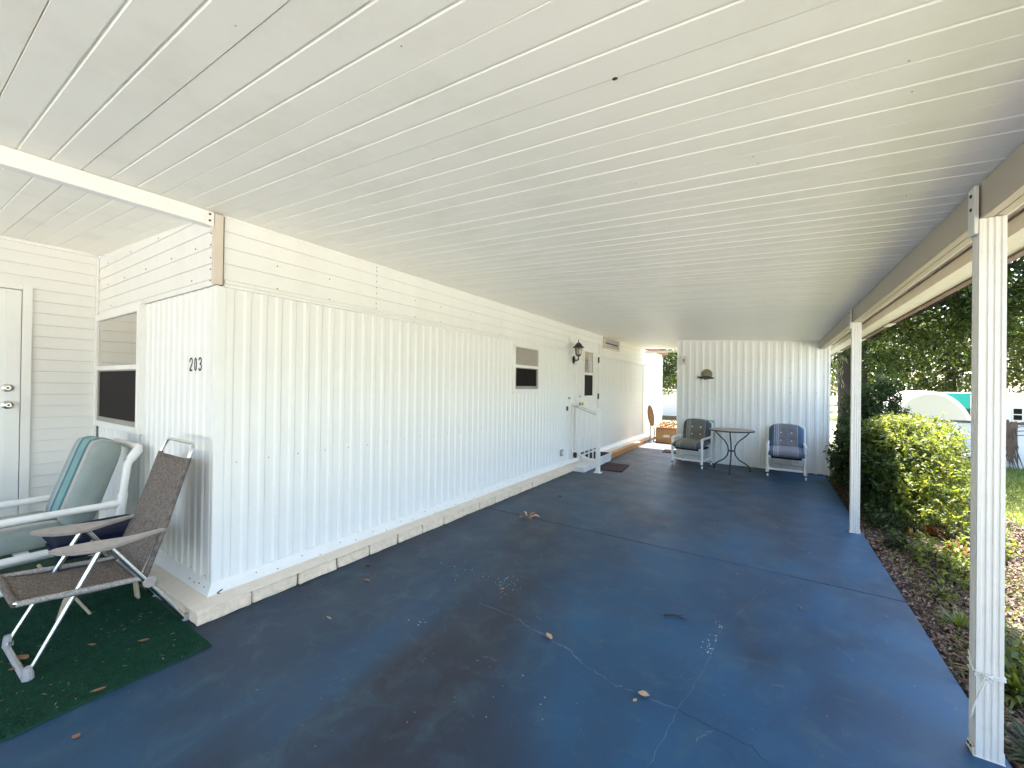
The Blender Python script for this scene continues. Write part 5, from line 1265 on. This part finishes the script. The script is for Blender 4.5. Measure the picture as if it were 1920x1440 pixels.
# ------------------------------------------------------------------ trees
def tree(name, label, base, H, crown, n_clump, n_leaf, L, material, trunk_r, group=None, W=.42, lean=(0, 0), clump_r=.5, droop=.2, limbs=9, moss=0):
    t = thing(name, label, 'tree', base, group)
    bx_, by_, bz_ = base; b = MB()
    top = Vector((bx_ + lean[0], by_ + lean[1], bz_ + H * .62))
    pts = []; rs = []
    for i, tt in enumerate(np.linspace(0, 1, 9)):
        p = Vector(base).lerp(top, tt) + Vector((math.sin(tt * 5 + bx_) * .06, math.cos(tt * 4 + by_) * .06, 0)); pts.append(p); rs.append(trunk_r * (1.35 - .35 * min(1, tt * 6)) * (1 - .6 * tt))
    b.tube(pts, rs, 12)
    b.build('trunk', 'bark', t, angle=60, fix=False)
    centers = []
    for (c, r_) in crown:
        k_ = max(1, int(n_clump * (r_[0] * r_[1] * r_[2]) / sum(q[1][0] * q[1][1] * q[1][2] for q in crown)))
        d_ = rand_dirs(k_) * (rng.random(k_) ** .4)[:, None]; centers.append(np.array(c) + d_ * np.array(r_))
    centers = np.concatenate(centers)
    lb = MB()
    for k_ in range(limbs):
        q = Vector(centers[rng.integers(len(centers))]); s_ = pts[rng.integers(4, 9)]; mid = s_.lerp(q, .5) + Vector((0, 0, -.25 + random.uniform(0, .6)))
        lb.tube([s_, s_.lerp(mid, .5), mid, mid.lerp(q, .5) + Vector((random.uniform(-.2, .2), 0, .1)), q], [trunk_r * .38, trunk_r * .3, trunk_r * .22, trunk_r * .13, .01], 6)
    lb.build('limbs', 'bark', t, angle=60, fix=False)
    # each clump is a flattened puff of leaves
    n = len(centers); sz = clump_r * rng.uniform(.5, 1.25, n)
    Cn = np.repeat(centers, n_leaf, 0); S = np.repeat(sz, n_leaf)[:, None]
    d_ = rand_dirs(n * n_leaf) * (rng.random(n * n_leaf) ** .5)[:, None] * S * np.array([[1, 1, .55]])
    P = Cn + d_; D = unit(d_ + rand_dirs(n * n_leaf) * .6 * S); D[:, 2] -= droop
    N = unit(np.array([[0, 0, 1.]]) + rng.normal(0, .5, (n * n_leaf, 3))); l_ = L * rng.uniform(.6, 1.3, n * n_leaf)
    V, F = leaf_arrays(P, D, N, l_, l_ * W); np_mesh('crown', V, F, material, t)
    if moss:
        mp, mf = [], []
        for k_ in range(moss):
            c = centers[rng.integers(n)]; m_ = 60; ln = rng.uniform(.4, 1.2)
            P = c + np.stack([rng.normal(0, .09, m_), rng.normal(0, .09, m_), -rng.random(m_) * ln], 1)
            D = np.stack([rng.normal(0, .15, m_), rng.normal(0, .15, m_), -np.ones(m_)], 1)
            V, F = leaf_arrays(P, D, rand_dirs(m_), rng.uniform(.12, .3, m_), .015); mf.append(F + sum(len(v) for v in mp)); mp.append(V)
        np_mesh('hanging_moss', np.concatenate(mp), np.concatenate(mf), 'moss', t)
    return t
tree('oak_tree', 'large dark tree with furrowed trunk and moss behind the second post', (1.84, 15.0, GZ), 9.0,
     [((2.6, 14.8, 4.2), (2.6, 3.0, 1.7)), ((5.2, 15.0, 4.4), (2.2, 3.0, 1.7)), ((1.2, 13.5, 3.2), (1.5, 1.8, 1.2)), ((4.2, 13.8, 2.95), (2.0, 1.6, .85)), ((7.5, 15.5, 4.6), (2.0, 2.5, 1.7)), ((3.0, 14.5, 6.3), (3.6, 3.4, 1.8)), ((6.0, 13.6, 3.1), (1.6, 1.4, .8)), ((2.6, 14.0, 2.3), (1.0, 1.2, .6)), ((4.0, 12.3, 4.7), (2.4, 1.6, .8))],
     720, 78, .14, 'tree_leaf', .23, clump_r=.55, moss=16)
TG = 'trees beyond the side lawn'
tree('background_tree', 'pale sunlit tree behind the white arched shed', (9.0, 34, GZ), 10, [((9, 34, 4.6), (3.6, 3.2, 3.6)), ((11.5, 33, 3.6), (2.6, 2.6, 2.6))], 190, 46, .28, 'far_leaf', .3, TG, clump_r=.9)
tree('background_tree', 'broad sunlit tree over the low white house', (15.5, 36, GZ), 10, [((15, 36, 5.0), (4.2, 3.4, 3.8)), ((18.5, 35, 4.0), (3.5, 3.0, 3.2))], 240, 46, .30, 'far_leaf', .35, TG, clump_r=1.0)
tree('background_tree', 'dark green tree beyond the moss-hung tree trunk', (4.4, 30, GZ), 9, [((4.2, 30, 4.0), (3.2, 3, 3.4)), ((6.4, 31, 3.2), (2.4, 2.6, 2.6))], 180, 46, .26, 'tree_leaf', .3, TG, clump_r=.85)
tree('background_tree', 'tall dark tree closing the view above the far white house', (12.5, 27, GZ), 11, [((12.5, 27, 6.0), (3.0, 3.0, 2.4)), ((10.4, 25, 5.6), (2.2, 2.0, 1.7)), ((15, 27, 5.4), (2.8, 2.4, 2.2))], 200, 50, .22, 'tree_leaf', .3, TG, clump_r=.8, moss=6)
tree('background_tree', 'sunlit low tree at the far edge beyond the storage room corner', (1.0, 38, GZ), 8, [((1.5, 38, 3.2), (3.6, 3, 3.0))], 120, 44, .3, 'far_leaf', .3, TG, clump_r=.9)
tree('garden_tree', 'leafy green tree filling the gap between house and storage room', (-4.4, 19.0, GZ), 6.5, [((-4.2, 18.6, 3.0), (1.5, 1.6, 1.6)), ((-3.6, 17.4, 2.4), (1.0, 1.0, 1.0)), ((-5.6, 19, 3.4), (1.6, 1.6, 1.6)), ((-4.9, 19.6, 1.6), (1.2, 1.2, .9))], 230, 60, .13, 'tree_leaf', .10, clump_r=.42, limbs=12)
tree('background_tree', 'dark tree far behind the gap beside the house', (-9.0, 34, GZ), 9, [((-9, 34, 4.5), (4, 3, 4)), ((-5.0, 36, 3.8), (3.5, 3, 3.4))], 200, 44, .28, 'tree_leaf', .3, TG, clump_r=.9)
for tx, lab in ((-13, 'unseen tree added left of the driveway to block low sky'), (-4, 'unseen tree added straight across the street to block low sky'), (6, 'unseen tree added right of the driveway to block low sky')):
    tree('sky_block_tree', lab, (tx, -21.5, GZ), 9, [((tx, -21.5, 4.6), (4.2, 2.6, 4.4))], 120, 40, .34, 'far_leaf', .25, 'added trees blocking low sky', clump_r=1.1)  # unseen trees added to hold back low sky light on the end wall
# wood edge beyond everything
NW = 2600
ang = rng.uniform(R(-180), R(180), NW); rad = rng.uniform(52, 62, NW)
C_ = np.stack([np.sin(ang) * rad, np.cos(ang) * rad, rng.uniform(0, 1, NW) ** .8 * (6.5 + 2.5 * np.sin(ang * 9) + 1.2 * np.sin(ang * 23))], 1)
nl = 36; d_ = rand_dirs(NW * nl) * 1.7; P = np.repeat(C_, nl, 0) + d_
V, F = leaf_arrays(P, rand_dirs(NW * nl), unit(np.array([[0, 0, 1.]]) + rng.normal(0, .5, (NW * nl, 3))), rng.uniform(.4, .8, NW * nl), .35)
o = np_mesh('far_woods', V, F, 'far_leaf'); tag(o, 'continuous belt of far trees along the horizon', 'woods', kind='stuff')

# ------------------------------------------------------------------ neighbours beyond the lawn
wallt = thing('garden_wall', 'low white plastered garden wall beyond the lawn with dry vine on it', 'wall', (6, 12.2, GZ))
b = MB(); b.box(3.05, 16, 12.16, 12.32, GZ, .76); b.build('wall_face', 'white_wall', wallt, bevel=.006)
b = MB(); b.box(3.03, 16.02, 12.13, 12.35, .762, .80); b.build('coping', 'mortar', wallt, bevel=.006)
vine = thing('dry_vine', 'dry brown vine stalk hanging down the white garden wall', 'vine', (4.0, 12.1, GZ))
b = MB()
for k_ in range(26):
    x_ = 4.02 + random.uniform(-.09, .10); z1_ = .80 + random.uniform(-.05, .06); zz = random.uniform(-.1, .55) if k_ > 5 else GZ
    b.tube([(x_, 12.12, z1_), (x_ + random.uniform(-.05, .05), 12.09, (z1_ + zz) / 2), (x_ + (.09 if k_ < 4 else random.uniform(-.04, .06)), 12.08, zz)], [.018, .014, .006], 5)
for k_ in range(4): b.tube([(4.1, 12.12, .55 + .08 * k_), (4.5, 12.10, .60 + .1 * k_), (4.9, 12.1, .72 + .05 * k_)], [.008, .006, .003], 5)
b.build('stalks', 'vine_stalk', vine, fix=False)
sh_ = thing('arched_shed', 'white shed with rounded arch roof behind the sunlit shrub', 'shed', (4.9, 20.6, GZ))
def arch(rx, h, y0, y1, nm, mt_, cx=4.78):
    p = [(cx + rx * math.cos(a), GZ + h * math.sin(a)) for a in np.linspace(0, math.pi, 40)]
    b = MB(); b.prism(p, 'y', y0, y1); return b.build(nm, mt_, sh_, angle=30)
arch(1.08, 1.54, 20.0, 22.6, 'shell', 'far_white'); arch(.97, 1.41, 19.97, 19.999, 'end_panel', 'far_grey')
tl_ = thing('green_container', 'teal green container with pale rim behind the arched shed', 'container', (6.2, 22.6, GZ))
b = MB(); b.box(5.9, 6.62, 22.7, 24.2, .75, 1.33); b.build('body', 'teal', tl_, bevel=.02)
b = MB(); b.box(6.52, 6.56, 22.68, 22.699, .78, 1.28); b.build('rim', 'far_white', tl_)
b = MB(); b.box(6.0, 6.55, 22.8, 24.1, GZ, .749); b.build('base', 'black_metal', tl_)
wh = thing('white_house', 'low white house with one small window beyond the garden wall', 'house', (9.5, 24, GZ))
b = MB(); b.box(6.9, 16, 24, 27, GZ, 1.30); b.build('wall', 'far_white', wh)
b = MB(); b.box(6.75, 16.1, 23.85, 27.1, 1.301, 1.38); b.build('roof', 'far_white', wh, bevel=.01)
b = MB(); b.box(8.02, 8.30, 23.96, 23.999, .30, .80); wd = b.build('window', 'far_white', wh)
b = MB(); b.box(8.05, 8.27, 23.95, 23.9595, .56, .77); b.box(8.05, 8.27, 23.95, 23.9595, .33, .52); b.build('pane', 'screen_mesh', wd)
bk_ = thing('white_outbuilding', 'white outbuilding glimpsed through the gap behind the garden tree', 'shed', (-4.6, 24, GZ))
b = MB(); b.box(-6.6, -3.0, 23, 26, GZ, 1.18); b.build('wall', 'far_white', bk_)
b = MB(); b.box(-6.7, -2.9, 22.9, 26.1, 1.181, 1.30); b.build('roof', 'far_grey', bk_)
b = MB(); b.box(-8, 0, 20.2, 20.35, GZ, .10); o = b.build('kerb', 'mortar', None, bevel=.02); tag(o, 'low grey kerb across the ground behind the carport', 'kerb')
